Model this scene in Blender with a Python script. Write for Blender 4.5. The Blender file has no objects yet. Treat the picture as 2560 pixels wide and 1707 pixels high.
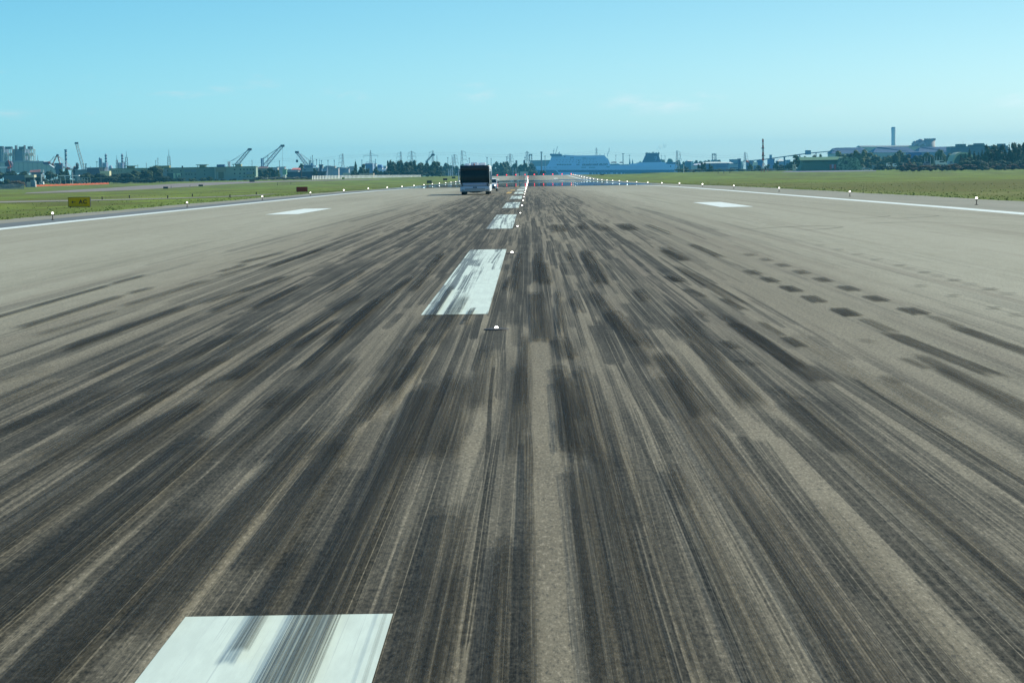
import bpy, bmesh, math, random
import numpy as np
from mathutils import Vector, Matrix
R = math.radians
D = bpy.data
scene = bpy.context.scene
COL = scene.collection

# ------------------------------------------------------------------ camera
F_PX, CX, CY, CAM_H = 5950.0, 1280.0, 853.5, 2.1
YAW, PITCH, ROLL = math.atan(49.0/F_PX), math.atan(421.7/F_PX), 0.0165
_f = Vector((-math.sin(YAW)*math.cos(PITCH), math.cos(YAW)*math.cos(PITCH), -math.sin(PITCH)))
_r0 = _f.cross(Vector((0, 0, 1))).normalized()
_u0 = _r0.cross(_f).normalized()
_r = _r0*math.cos(ROLL) - _u0*math.sin(ROLL)
_u = _r0*math.sin(ROLL) + _u0*math.cos(ROLL)
CAM_P = Vector((0, 0, CAM_H))
cam_data = D.cameras.new("camera")
cam = D.objects.new("camera", cam_data)
COL.objects.link(cam)
m3 = Matrix((_r, _u, -_f)).transposed()
cam.matrix_world = Matrix.Translation(CAM_P) @ m3.to_4x4()
cam_data.sensor_width = 36.0
cam_data.lens = 36.0*F_PX/2560.0
cam_data.clip_start = 0.1
cam_data.clip_end = 40000
cam_data.dof.use_dof = False
cam_data.dof.focus_distance = 120.0
cam_data.dof.aperture_fstop = 26.0
scene.camera = cam

# ------------------------------------------------------------------ light and sky
SUN_EL, SUN_AZ = R(36), R(58)          # azimuth measured from +Y (down the runway) towards +X
world = D.worlds.new("World"); scene.world = world
world.use_nodes = True
wnt = world.node_tree; wnt.nodes.clear()
w_out = wnt.nodes.new("ShaderNodeOutputWorld")
w_bg = wnt.nodes.new("ShaderNodeBackground")
w_sky = wnt.nodes.new("ShaderNodeTexSky")
w_sky.sky_type = 'NISHITA'; w_sky.sun_disc = False
w_sky.sun_elevation = SUN_EL; w_sky.sun_rotation = SUN_AZ
w_sky.altitude = 0; w_sky.air_density = 1.0; w_sky.dust_density = 0.25; w_sky.ozone_density = 3.0
w_bg.inputs["Strength"].default_value = 0.085
sun_d = D.lights.new("sun", 'SUN'); sun_d.energy = 4.6; sun_d.angle = R(0.53); sun_d.color = (1.0, 0.97, 0.84)
sun = D.objects.new("sun", sun_d); COL.objects.link(sun)
_sd = Vector((math.sin(SUN_AZ)*math.cos(SUN_EL), math.cos(SUN_AZ)*math.cos(SUN_EL), math.sin(SUN_EL)))
sun.rotation_euler = (-_sd).to_track_quat('-Z', 'Y').to_euler()
sun.location = (60, 40, 80)
vs = scene.view_settings
vs.view_transform = 'Standard'; vs.look = 'None'; vs.exposure = 0.35; vs.gamma = 1.0; vs.use_curve_mapping = False
scene.cycles.volume_bounces = 0
scene.cycles.max_bounces = 6
scene.cycles.transparent_max_bounces = 24

# ------------------------------------------------------------------ node helpers
class V:
    """a node socket with arithmetic"""
    def __init__(s, nt, o): s.nt, s.o = nt, o
    def __add__(a, b): return mth(a.nt, 'ADD', a, b)
    __radd__ = __add__
    def __sub__(a, b): return mth(a.nt, 'SUBTRACT', a, b)
    def __rsub__(a, b): return mth(a.nt, 'SUBTRACT', b, a)
    def __mul__(a, b): return mth(a.nt, 'MULTIPLY', a, b)
    __rmul__ = __mul__
    def __truediv__(a, b): return mth(a.nt, 'DIVIDE', a, b)
    def floor(a): return mth(a.nt, 'FLOOR', a)
    def abs(a): return mth(a.nt, 'ABSOLUTE', a)
    def sat(a): return mth(a.nt, 'MULTIPLY', a, 1.0, clamp=True)
def mth(nt, op, a, b=None, c=None, clamp=False):
    n = nt.nodes.new("ShaderNodeMath"); n.operation = op; n.use_clamp = clamp
    for i, v in enumerate((a, b, c)):
        if v is None: continue
        if isinstance(v, V): nt.links.new(v.o, n.inputs[i])
        else: n.inputs[i].default_value = v
    return V(nt, n.outputs[0])
def sstep(nt, x, lo, hi, t0=0.0, t1=1.0):
    n = nt.nodes.new("ShaderNodeMapRange"); n.interpolation_type = 'SMOOTHSTEP'
    for i, v in zip((0, 1, 2, 3, 4), (x, lo, hi, t0, t1)):
        if isinstance(v, V): nt.links.new(v.o, n.inputs[i])
        else: n.inputs[i].default_value = v
    return V(nt, n.outputs[0])
def vec(nt, x, y=0.0, z=0.0):
    n = nt.nodes.new("ShaderNodeCombineXYZ")
    for i, v in enumerate((x, y, z)):
        if isinstance(v, V): nt.links.new(v.o, n.inputs[i])
        else: n.inputs[i].default_value = v
    return n.outputs[0]
def noise(nt, v, scale=1.0, detail=2.0, rough=0.5, dist=0.0):
    n = nt.nodes.new("ShaderNodeTexNoise"); n.noise_dimensions = '3D'
    nt.links.new(v, n.inputs["Vector"])
    n.inputs["Scale"].default_value = scale; n.inputs["Detail"].default_value = detail
    n.inputs["Roughness"].default_value = rough; n.inputs["Distortion"].default_value = dist
    return V(nt, n.outputs[0])
def wnoise(nt, v):
    n = nt.nodes.new("ShaderNodeTexWhiteNoise"); n.noise_dimensions = '3D'
    nt.links.new(v, n.inputs["Vector"])
    s = nt.nodes.new("ShaderNodeSeparateXYZ"); nt.links.new(n.outputs["Color"], s.inputs[0])
    return V(nt, n.outputs["Value"]), V(nt, s.outputs[0]), V(nt, s.outputs[1]), V(nt, s.outputs[2])
def mixc(nt, f, a, b, mode='MIX'):
    n = nt.nodes.new("ShaderNodeMix"); n.data_type = 'RGBA'; n.blend_type = mode
    if isinstance(f, V): nt.links.new(f.o, n.inputs[0])
    else: n.inputs[0].default_value = f
    for i, v in ((6, a), (7, b)):
        if isinstance(v, V): nt.links.new(v.o, n.inputs[i])
        else: n.inputs[i].default_value = (*v[:3], 1)
    return V(nt, n.outputs[2])
def world_xyz(nt):
    g = nt.nodes.new("ShaderNodeNewGeometry"); s = nt.nodes.new("ShaderNodeSeparateXYZ")
    nt.links.new(g.outputs["Position"], s.inputs[0])
    return V(nt, s.outputs[0]), V(nt, s.outputs[1]), V(nt, s.outputs[2]), g.outputs["Position"]
def new_mat(name):
    m = D.materials.new(name); m.use_nodes = True; nt = m.node_tree; nt.nodes.clear()
    out = nt.nodes.new("ShaderNodeOutputMaterial"); b = nt.nodes.new("ShaderNodeBsdfPrincipled")
    nt.links.new(b.outputs[0], out.inputs["Surface"])
    return m, nt, b, out
_mats = {}
def M(color, rough=0.7, metal=0.0, var=0.12, scale=0.6, spec=0.4):
    """a paint/wall/metal material with uneven, slightly weathered colour"""
    key = (tuple(round(c, 3) for c in color), rough, metal, var, scale, spec)
    if key in _mats: return _mats[key]
    m, nt, b, out = new_mat("surface_%d" % len(_mats))
    tc = nt.nodes.new("ShaderNodeTexCoord")
    n1 = noise(nt, tc.outputs["Object"], scale, 4, .6)
    n2 = noise(nt, tc.outputs["Object"], scale*7.3, 2, .6)
    k = (n1*.7 + n2*.3 - .5)*(2.2*var) + 1.0
    kv = vec(nt, k, k, k)
    c = mixc(nt, 1.0, color, V(nt, kv), 'MULTIPLY')
    nt.links.new(c.o, b.inputs["Base Color"])
    nt.links.new((n1*.3 + (rough-.15)).o, b.inputs["Roughness"])
    b.inputs["Metallic"].default_value = metal
    b.inputs["Specular IOR Level"].default_value = spec
    _mats[key] = m
    return m
def glow(name, color, strength):
    m, nt, b, out = new_mat(name)
    b.inputs["Base Color"].default_value = (*color, 1)
    b.inputs["Emission Color"].default_value = (*color, 1)
    b.inputs["Emission Strength"].default_value = strength
    m.cycles.emission_sampling = 'NONE'
    return m

# world shader (sky, with a few thin wisps of cloud low down)
tcw = wnt.nodes.new("ShaderNodeTexCoord"); sp = wnt.nodes.new("ShaderNodeSeparateXYZ")
wnt.links.new(tcw.outputs["Generated"], sp.inputs[0])
dx, dy, dz = (V(wnt, sp.outputs[i]) for i in range(3))
az = mth(wnt, 'ARCTAN2', dx, dy)
cn = noise(wnt, vec(wnt, az*26.0, dz*95.0, 3.3), 1.0, 5, .62, .3)
cn2 = noise(wnt, vec(wnt, az*9.0, dz*22.0, 8.1), 1.0, 2, .5)
band = sstep(wnt, dz, .020, .028)*(1.0-sstep(wnt, dz, .038, .052))
wisp = (sstep(wnt, cn*.75 + cn2*.5, .66, .88)*band*.5).sat()
tint = mixc(wnt, sstep(wnt, dz, -.005, .085), (.80, 1.30, 1.72), (.55, 1.02, 1.26))
skyc = mixc(wnt, 1.0, V(wnt, w_sky.outputs[0]), tint, 'MULTIPLY')
side = sstep(wnt, az, -.5, .5)
skyc = mixc(wnt, 1.0, skyc, mixc(wnt, side, (.72, .97, 1.03), (1.38, .99, .89)), 'MULTIPLY')
grey = wnt.nodes.new("ShaderNodeRGBToBW"); wnt.links.new(skyc.o, grey.inputs[0])
gv = V(wnt, grey.outputs[0])*1.22
skyf = mixc(wnt, wisp, skyc, V(wnt, vec(wnt, gv, gv, gv*1.0)))
wnt.links.new(skyf.o, w_bg.inputs["Color"]); wnt.links.new(w_bg.outputs[0], w_out.inputs["Surface"])

# ------------------------------------------------------------------ geometry helpers
def ray(px, py): return (_f*F_PX + _r*(px-CX) - _u*(py-CY)).normalized()
def W(px, py, Y):
    d = ray(px, py); return CAM_P + d*(Y/d.y)
PROF = [(-400, 0), (0, 0), (120, 0), (205, -.10), (250, -.15), (300, -.22), (360, -.34), (422, -.54), (473, -.66), (560, -.82), (640, -.92),
        (720, -1.03), (800, -1.12), (860, -1.14), (920, -1.05), (980, -.9), (1040, -.7), (1100, -.48), (1160, -.25), (1220, -.05),
        (1300, .22), (1400, .40), (1500, .46), (1700, .52), (2500, .55), (9000, .55)]
_py = np.array([p[0] for p in PROF], float); _pz = np.array([p[1] for p in PROF], float)
def zprof(y): return float(np.interp(y, _py, _pz))
def zg(x, y):
    z = zprof(y)
    if 1340 < y <= 1750 and -40 < x < 75:
        z -= 4.6*min(1, (y-1340)/160)
    elif y > 1600 and -420 < x < 620:
        k = min(1, (y-1600)/150)*min(1, (x+420)/120)*min(1, (620-x)/120)
        z -= 4.6*max(0, k)
    return z
def gpix(px, py):
    """where the sight line through a pixel first meets the ground"""
    d = ray(px, py); y = 8.0
    while y < 6000:
        p = CAM_P + d*(y/d.y)
        if p.z <= zprof(y): return p
        y *= 1.001
    return CAM_P + d*(1500/d.y)
def tag(o, label=None, cat=None, group=None, kind=None):
    if label: o["label"] = label
    if cat: o["category"] = cat
    if group: o["group"] = group
    if kind: o["kind"] = kind
    return o
def link_mesh(name, me, mat, parent=None):
    o = D.objects.new(name, me); COL.objects.link(o)
    if mat is not None:
        for mm in (mat if isinstance(mat, (list, tuple)) else [mat]): me.materials.append(mm)
    if parent is not None: o.parent = parent
    return o
def obj(name, bm, mat, parent=None, smooth=False):
    """link a bmesh given in world coordinates as one object (its origin at its parent or at its own base)"""
    me = D.meshes.new(name)
    if parent is not None:
        off = Vector(parent["_o"]) if "_o" in parent else Vector((0, 0, 0))
    else:
        if bm.verts:
            xs = [v.co.x for v in bm.verts]; ys = [v.co.y for v in bm.verts]; zs = [v.co.z for v in bm.verts]
            off = Vector(((min(xs)+max(xs))/2, (min(ys)+max(ys))/2, min(zs)))
        else: off = Vector()
    bmesh.ops.recalc_face_normals(bm, faces=bm.faces)
    bmesh.ops.translate(bm, verts=bm.verts, vec=-off)
    if smooth:
        for f in bm.faces: f.smooth = True
    bm.to_mesh(me); bm.free()
    o = link_mesh(name, me, mat, parent)
    if parent is None: o.location = off
    o["_o"] = tuple(off)
    return o
def thing(name, label, cat, loc=(0, 0, 0), group=None):
    e = D.objects.new(name, None); COL.objects.link(e); e.location = loc; e.empty_display_size = .5
    e["_o"] = tuple(loc)
    return tag(e, label, cat, group)
def B(): return bmesh.new()
def box(bm, x0, x1, y0, y1, z0, z1):
    vs_ = [bm.verts.new((x, y, z)) for z in (z0, z1) for y in (y0, y1) for x in (x0, x1)]
    for q in ((0, 2, 3, 1), (4, 5, 7, 6), (0, 1, 5, 4), (2, 6, 7, 3), (0, 4, 6, 2), (1, 3, 7, 5)):
        bm.faces.new([vs_[i] for i in q])
    return vs_
def prism(bm, pts, y0, y1):
    """polygon of (x, z) points pushed from y0 to y1"""
    a = [bm.verts.new((x, y0, z)) for x, z in pts]; b = [bm.verts.new((x, y1, z)) for x, z in pts]
    bm.faces.new(a); bm.faces.new(b[::-1]); n = len(pts)
    for i in range(n): bm.faces.new((a[i], b[i], b[(i+1) % n], a[(i+1) % n]))
def pbox(bm, px0, px1, py0, py1, Y, dep, down=0.0):
    """an upright box whose front face covers px0..px1, py0(top)..py1(bottom) at distance Y; dep metres deep"""
    pm, qm = (px0+px1)/2, (py0+py1)/2
    return box(bm, W(px0, qm, Y).x, W(px1, qm, Y).x, Y, Y+dep, W(pm, py1, Y).z-down, W(pm, py0, Y).z)
def pprism(bm, pts, Y, dep):
    prism(bm, [(W(a, b, Y).x, W(a, b, Y).z) for a, b in pts], Y, Y+dep)
def tube(bm, a, b, r0, r1=None, n=8, cap=True):
    a, b = Vector(a), Vector(b); r1 = r0 if r1 is None else r1
    d = (b-a); 
    if d.length < 1e-6: return
    d.normalize(); s = d.cross(Vector((0, 0, 1)) if abs(d.z) < .95 else Vector((1, 0, 0))).normalized(); t = d.cross(s)
    ra = [bm.verts.new(a+(s*math.cos(2*math.pi*i/n)+t*math.sin(2*math.pi*i/n))*r0) for i in range(n)]
    rb = [bm.verts.new(b+(s*math.cos(2*math.pi*i/n)+t*math.sin(2*math.pi*i/n))*r1) for i in range(n)]
    for i in range(n): bm.faces.new((ra[i], ra[(i+1) % n], rb[(i+1) % n], rb[i]))
    if cap: bm.faces.new(ra[::-1]); bm.faces.new(rb)
def lathe(bm, cx, cy, prof, n=20):
    """prof: list of (radius, z)"""
    rings = []
    for r, z in prof:
        rings.append([bm.verts.new((cx+r*math.cos(2*math.pi*i/n), cy+r*math.sin(2*math.pi*i/n), z)) for i in range(n)])
    for a, b in zip(rings, rings[1:]):
        for i in range(n): bm.faces.new((a[i], a[(i+1) % n], b[(i+1) % n], b[i]))
    bm.faces.new(rings[0][::-1]); bm.faces.new(rings[-1])
def sheet(name, x0, x1, ys, dz, mat, nx=1, kind="structure", warp=None):
    bm = B(); rows = []
    for y in ys:
        row = []
        for i in range(nx+1):
            a = x0(y) if callable(x0) else x0; b = x1(y) if callable(x1) else x1
            x = a+(b-a)*i/nx
            row.append(bm.verts.new((x, y, zg(x, y)+dz)))
        rows.append(row)
    for a, b in zip(rows, rows[1:]):
        for i in range(nx): bm.faces.new((a[i], a[i+1], b[i+1], b[i]))
    me = D.meshes.new(name); bm.to_mesh(me); bm.free()
    o = link_mesh(name, me, mat); o["kind"] = kind
    return o
ORD = "first second third fourth fifth sixth seventh eighth ninth tenth eleventh twelfth thirteenth fourteenth fifteenth sixteenth seventeenth eighteenth nineteenth twentieth".split()
def ordn(i):
    if i < 20: return ORD[i]
    tens = {2: ("twentieth", "twenty"), 3: ("thirtieth", "thirty"), 4: ("fortieth", "forty"), 5: ("fiftieth", "fifty")}
    t, u_ = divmod(i+1, 10)
    return tens[t][0] if u_ == 0 else tens[t][1]+"-"+ORD[u_-1]
def copy_tree(o, parent=None):
    c = o.copy(); COL.objects.link(c)
    if parent is not None: c.parent = parent
    for ch in list(o.children): copy_tree(ch, c)
    return c

# ------------------------------------------------------------------ ground materials
CL = -1.14      # runway centre line lies this far left of the camera
def rubber(nt, X, Y):
    """how much tyre rubber lies at a place on the runway, 0..1, and a paint-wear value"""
    meander = (noise(nt, vec(nt, Y*.035, 7.7, 0.0), 1, 1)-.5)*.5
    Xc = X - CL
    Xm = X + meander*.25
    fade = 1.0-sstep(nt, Y, 150, 330)*.62
    # shares of rubber across the runway
    core = sstep(nt, Xc.abs(), 2.6, 5.6, 1.0, 0.0)
    wide = sstep(nt, Xc.abs(), 5.0, 13.0, 1.0, 0.0)
    left = sstep(nt, X, -1.5, 1.5, 1.0, 0.0)
    env = (core*.36 + wide*.11 + core*left*.14 + .025)*fade
    lane = noise(nt, vec(nt, Xm*1.25, Y*.006, 1.3), 1, 2, .6)
    lane2 = noise(nt, vec(nt, Xm*3.4, Y*.014, 5.1), 1, 3, .6)
    clear = sstep(nt, (X-.11).abs(), .07, .14, 0.12, 1.0)
    clear = 1.0-(1.0-clear)*(1.0-sstep(nt, Y, 30, 42))
    amt = None
    prs = [(.33, 46, .66), (.27, 23, .46), (.42, 70, .52), (.19, 13, .40), (.36, 7.5, .30), (.15, 31, .5), (.23, 4.2, .22), (.085, 17, .6), (.12, 8, .5)]
    for k, (w, L, p) in enumerate(prs):
        Xl = X + (noise(nt, vec(nt, Y*(.6/max(L, 14)), 3.1*k, .5), 1, 1)-.5)*(.55 if k % 2 else .3) + .11*k
        u = Xl/w + 31.7*k
        i = u.floor(); fu = u-i
        r0, g0, b0, c0 = wnoise(nt, vec(nt, i, 3.0*k+.5, .5))
        v = Y/L + r0*17.0
        j = v.floor(); fv = v-j
        r, g, b, c = wnoise(nt, vec(nt, i, j, 5.0*k+.5))
        a0 = g*.45
        mv = sstep(nt, fv, a0, a0+.02+.3*(1.2/L))*sstep(nt, fv, b*.36+.60, .98, 1.0, 0.0)
        rnd = sstep(nt, fv, a0, a0+.6/L, .2, 0.0)
        hw = .24+.24*c
        mu = sstep(nt, (fu-.5).abs()+rnd, hw-.03, hw, 1.0, 0.0)
        pr = env*(p*1.75)*(.15+lane*1.6)
        on = sstep(nt, r, pr-.22, pr+.04, 1.0, 0.0)
        fs = noise(nt, vec(nt, Xl*(34+9*k), Y*.12, 2.0*k), 1, 3, .7)
        groove = sstep(nt, fs, .34, .50)
        gl = sstep(nt, ((fu*4.0-(fu*4.0).floor())-.5).abs(), .04, .12)
        gl = 1.0-(1.0-gl)*sstep(nt, b0, .35, .5)
        m = mu*mv*on*(.30+.70*groove)*(.3+.7*gl)*(.42+.55*b)
        amt = m if amt is None else 1.0-(1.0-amt)*(1.0-m)
    film = sstep(nt, lane2*.65+lane*.45, .56, .61)*env*.6
    streak = sstep(nt, noise(nt, vec(nt, Xm*15, Y*.06, 9), 1, 4, .75), .52, .62)*env*1.25
    hair = sstep(nt, noise(nt, vec(nt, Xm*75, Y*.10, 4), 1, 3, .7), .5, .62)
    base = 1.0-(1.0-film*(.35+.65*hair))*(1.0-streak*(.5+.5*hair))
    amt = (1.0-(1.0-amt)*(1.0-base*.8))
    # pale hair lines left between tyre ribs
    rib = sstep(nt, noise(nt, vec(nt, Xm*64+noise(nt, vec(nt, Y*.07, Xm*.8, 2.2), 1, 1)*1.0, Y*.030, 14), 1, 1, .5), .63, .66)
    amt = amt*(1.0-rib*.72)*clear
    blotch = noise(nt, vec(nt, X*2.2, Y*.35, 6), 1, 4, .6)
    cross = noise(nt, vec(nt, X*1.3, Y*7.5, 21), 1, 3, .8)
    return (amt*(.72+.5*blotch)*(.78+.44*cross)).sat(), blotch

def runway_material():
    m, nt, b, out = new_mat("runway_asphalt")
    X, Y, Z, P = world_xyz(nt)
    amt, bl = rubber(nt, X, Y)
    big = noise(nt, vec(nt, X*.28, Y*.012, 1), 1, 4, .6)
    dirt = noise(nt, vec(nt, X*1.1+Y*.004, Y*.008, 12), 1, 4, .65)
    mid = noise(nt, vec(nt, X*3.0, Y*.5, 2), 1, 4, .7)
    g1 = noise(nt, vec(nt, X*58, Y*13, 2), 1, 3, .8)
    g2 = noise(nt, vec(nt, X*26, Y*7, 8), 1, 3, .7)
    c = mixc(nt, sstep(nt, big*.6+mid*.4, .38, .62), (.160, .140, .092), (.212, .188, .126))
    outer = sstep(nt, (X-CL).abs(), 2.5, 11)
    c = mixc(nt, outer*.9, c, mixc(nt, sstep(nt, big*.6+mid*.4, .38, .62), (.308, .302, .218), (.366, .360, .270)))
    c = mixc(nt, sstep(nt, dirt, .5, .72)*.45, c, (.150, .125, .088))
    c = mixc(nt, sstep(nt, g1*.6+g2*.4, .38, .49, 1.0, 0.0)*.72, c, (.046, .046, .038))
    c = mixc(nt, sstep(nt, g1*.65+g2*.35, .52, .62)*.65, c, (.38, .335, .240))
    rc = mixc(nt, sstep(nt, g1*.6+g2*.4, .40, .62), (.0120, .0130, .0100), (.062, .057, .041))
    c = mixc(nt, amt*.93, c, rc)
    nt.links.new(c.o, b.inputs["Base Color"])
    nt.links.new((amt*-.18+.84).o, b.inputs["Roughness"])
    nt.links.new((amt*-.17+.20).o, b.inputs["Specular IOR Level"])
    bp = nt.nodes.new("ShaderNodeBump"); bp.inputs["Strength"].default_value = .35; bp.inputs["Distance"].default_value = .004
    nt.links.new((g1*.7+g2*.3).o, bp.inputs["Height"]); nt.links.new(bp.outputs[0], b.inputs["Normal"])
    return m
def paint_material(worn, name="runway_paint", col=(.62, .71, .60)):
    m, nt, b, out = new_mat(name)
    X, Y, Z, P = world_xyz(nt)
    g1 = noise(nt, vec(nt, X*60, Y*14, 2), 1, 3, .7)
    fine = noise(nt, vec(nt, X*7, Y*.8, 2), 1, 4, .7)
    c = mixc(nt, sstep(nt, fine, .35, .7), tuple(v*.86 for v in col), col)
    if worn > 0:
        amt, bl = rubber(nt, X+.037, Y+5.0)
        amt = amt+sstep(nt, Y, 12, 36, -.34, .0)
        cover = sstep(nt, amt+(g1-.5)*.25+sstep(nt, Y, 25, 45)*.10, .74, 1.0)*worn*.9
        c = mixc(nt, cover, c, (.030, .040, .038))
        st = sstep(nt, noise(nt, vec(nt, X*52, Y*.22, 5), 1, 3, .7), .56, .70)*.35*worn
        c = mixc(nt, st, c, (.20, .23, .23))
    nt.links.new(c.o, b.inputs["Base Color"])
    b.inputs["Roughness"].default_value = .62
    return m
def grass_material():
    m, nt, b, out = new_mat("airfield_grass")
    X, Y, Z, P = world_xyz(nt)
    n1 = noise(nt, vec(nt, X*.022, Y*.008, 1), 1, 5, .62)
    n2 = noise(nt, vec(nt, X*.10, Y*.03, 4), 1, 4, .65)
    n3 = noise(nt, vec(nt, X*1.6, Y*.45, 9), 1, 4, .75)
    n4 = noise(nt, vec(nt, X*6, Y*2.2, 9), 1, 3, .75)
    c = mixc(nt, sstep(nt, n1*.55+n2*.45, .40, .60), (.100, .110, .022), (.125, .185, .026))
    c = mixc(nt, sstep(nt, n2*.5+n3*.25+n4*.25, .49, .60)*.75, c, (.225, .285, .034))
    # drier, browner turf near the right shoulder
    dry = sstep(nt, X, 26, 34)*sstep(nt, Y, 300, 560, 1.0, 0.0)
    c = mixc(nt, dry*sstep(nt, n2*.5+n3*.5, .36, .58)*.85, c, (.102, .096, .028))
    c = mixc(nt, sstep(nt, n3*.4+n4*.6, .30, .47, 1.0, 0.0)*.65, c, (.045, .055, .016))
    straw = sstep(nt, noise(nt, vec(nt, X*.05, Y*.02, 31), 1, 4, .6), .56, .66)
    c = mixc(nt, straw*.45, c, (.21, .20, .080))
    fl = sstep(nt, noise(nt, vec(nt, X*4.5, Y*1.6, 40), 1, 1, .5), .72, .78)*sstep(nt, (X+30).abs(), 2, 7, 1.0, 0.0)
    c = mixc(nt, fl*.85, c, (.50, .46, .05))
    nt.links.new(c.o, b.inputs["Base Color"])
    b.inputs["Roughness"].default_value = .95; b.inputs["Specular IOR Level"].default_value = .12
    bp = nt.nodes.new("ShaderNodeBump"); bp.inputs["Strength"].default_value = .9; bp.inputs["Distance"].default_value = .12
    nt.links.new((n3*.5+n4*.5).o, bp.inputs["Height"]); nt.links.new(bp.outputs[0], b.inputs["Normal"])
    return m
def tarmac_material(name, c0, c1):
    m, nt, b, out = new_mat(name)
    X, Y, Z, P = world_xyz(nt)
    n1 = noise(nt, vec(nt, X*.5, Y*.05, 1), 1, 5, .65)
    n2 = noise(nt, vec(nt, X*30, Y*8, 1), 1, 3, .7)
    c = mixc(nt, sstep(nt, n1, .35, .65), c0, c1)
    c = mixc(nt, sstep(nt, n2, .35, .55, 1.0, 0.0)*.3, c, tuple(v*.5 for v in c0))
    nt.links.new(c.o, b.inputs["Base Color"]); b.inputs["Roughness"].default_value = .85
    b.inputs["Specular IOR Level"].default_value = .3
    return m

MAT_RUN = runway_material()
MAT_PAINT = paint_material(.93)
MAT_PAINT_CLEAN = paint_material(0, "edge_paint", (.74, .80, .72))
MAT_GRASS = grass_material()
YS = [-40, 0, 5, 10] + list(range(20, 1620, 10)) + list(range(1620, 2000, 40)) + [2100, 2300, 2600, 3000, 3600, 4200, 4400, 5000, 6000, 7600]
YR = [y for y in YS if y <= 1330]

# ------------------------------------------------------------------ setting
def ground():
    bm = B(); xs = [-3800, -1800, -900, -420, -300, -120, -40, -38, 0, 40, 74, 76, 120, 300, 500, 620, 1000, 2000, 3800]
    rows = [[bm.verts.new((x, y, zg(x, y)-.02)) for x in xs] for y in YS]
    for a, b in zip(rows, rows[1:]):
        for i in range(len(xs)-1): bm.faces.new((a[i], a[i+1], b[i+1], b[i]))
    me = D.meshes.new("ground"); bm.to_mesh(me); bm.free()
    tag(link_mesh("ground", me, MAT_GRASS), kind="structure")
ground()
EDGE_L, EDGE_R = CL-22.5, CL+22.5
sheet("runway", EDGE_L, EDGE_R, YR, 0, MAT_RUN, 4)
def wob(base, seed, amp):
    rr = random.Random(seed); ph = [rr.uniform(0, 6.28) for _ in range(4)]
    return lambda y: base + amp*(math.sin(y*.11+ph[0])*.5+math.sin(y*.37+ph[1])*.3+math.sin(y*.9+ph[2])*.3)
YF = [60+i*1.5 for i in range(0, 160)] + [y for y in range(300, 1340, 5)]
sheet("shoulder_asphalt", EDGE_L-2.5, EDGE_L, YR, -.004, tarmac_material("shoulder_asphalt", (.118, .140, .138), (.150, .168, .162)))
sheet("shoulder_path", wob(EDGE_L-5.3, 3, .38), EDGE_L-2.5, YF, -.008, tarmac_material("shoulder_concrete", (.225, .222, .165), (.270, .262, .200)))
sheet("shoulder_path", EDGE_R, wob(EDGE_R+7.0, 4, .42), YF, -.008, tarmac_material("shoulder_concrete_right", (.225, .225, .165), (.275, .268, .205)))
def side_strip(name, x0, x1, mat): sheet(name, x0, x1, [y for y in YR if y >= 20], .004, mat)
side_strip("runway_edge_line", EDGE_L-.05, EDGE_L+.85, MAT_PAINT_CLEAN)
side_strip("runway_edge_line", EDGE_R-.85, EDGE_R+.05, MAT_PAINT_CLEAN)
def quad_sheet(name, x0, x1, y0, y1, dz, mat, n=6):
    ys = [y0+(y1-y0)*i/n for i in range(n+1)]
    return sheet(name, x0, x1, ys, dz, mat)
# centre line dashes: 30 m long, 24 m apart
y = 11.55-30+.0
d0 = 11.28
k = 0
yy0 = d0-30
while yy0 < 1290:
    a, b_ = max(yy0, 2), min(yy0+30, 1300)
    if k == 0: a = 2.0
    quad_sheet("centre_line_marking", -1.68 if k == 0 else -1.645, -.685 if k == 0 else -.645, a, b_, .004, MAT_PAINT)
    yy0 += 54.2 if k else 54.2
    k += 1
# fixed distance markings
for sx in (-1, 1):
    for yy, ln in ((133.0, 23.0), (820, 40), (1010, 40)):
        xa, xb = (-14.75, -12.92) if sx < 0 else (10.7, 12.5)
        quad_sheet("runway_block_marking", xa, xb, yy, yy+ln, .004, MAT_PAINT_CLEAN)
# yellow lead-off line dashes
MAT_YEL = paint_material(.4, "yellow_paint", (.62, .38, .05))
def lead(name, pts, w=.3):
    bm = B()
    for (x0, y0), (x1, y1) in zip(pts, pts[1:]):
        q = [bm.verts.new((x, y, zg(x, y)+.006)) for x, y in ((x0-w/2, y0), (x0+w/2, y0), (x1+w/2, y1), (x1-w/2, y1))]
        bm.faces.new(q)
    me = D.meshes.new(name); bm.to_mesh(me); bm.free(); tag(link_mesh(name, me, MAT_YEL), kind="structure")
for (a, b2, c, d_) in ((1271, 484, 1283, 475), (1292, 468, 1297, 464), (1300, 459, 1304, 456)):
    p, q = gpix(a, b2), gpix(c, d_); lead("yellow_taxi_line", [(p.x, p.y), (q.x, q.y)], .55)

# track and taxiway on the left
def ground_poly(name, pix_a, pix_b, dz, mat, n=14):
    """a strip between two edges, each given as pixels on the ground"""
    def dense(pp):
        g = [gpix(*p) for p in pp]; out_ = []
        for i in range(n+1):
            t = i/n*(len(g)-1); j = min(int(t), len(g)-2); f = t-j
            out_.append(g[j].lerp(g[j+1], f))
        return out_
    A, Bq = dense(pix_a), dense(pix_b); bm = B(); rows = []
    for p, q in zip(A, Bq):
        rows.append([bm.verts.new((lambda r: (r.x, r.y, zg(r.x, r.y)+dz))(p.lerp(q, t/8))) for t in range(9)])
    for a, b in zip(rows, rows[1:]):
        for i in range(8): bm.faces.new((a[i], a[i+1], b[i+1], b[i]))
    me = D.meshes.new(name); bm.to_mesh(me); bm.free(); tag(link_mesh(name, me, mat), kind="structure")
MAT_TRACK = tarmac_material("pale_track", (.20, .19, .145), (.26, .245, .19))
MAT_TAXI = tarmac_material("taxiway_concrete", (.20, .17, .145), (.25, .22, .19))
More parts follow.
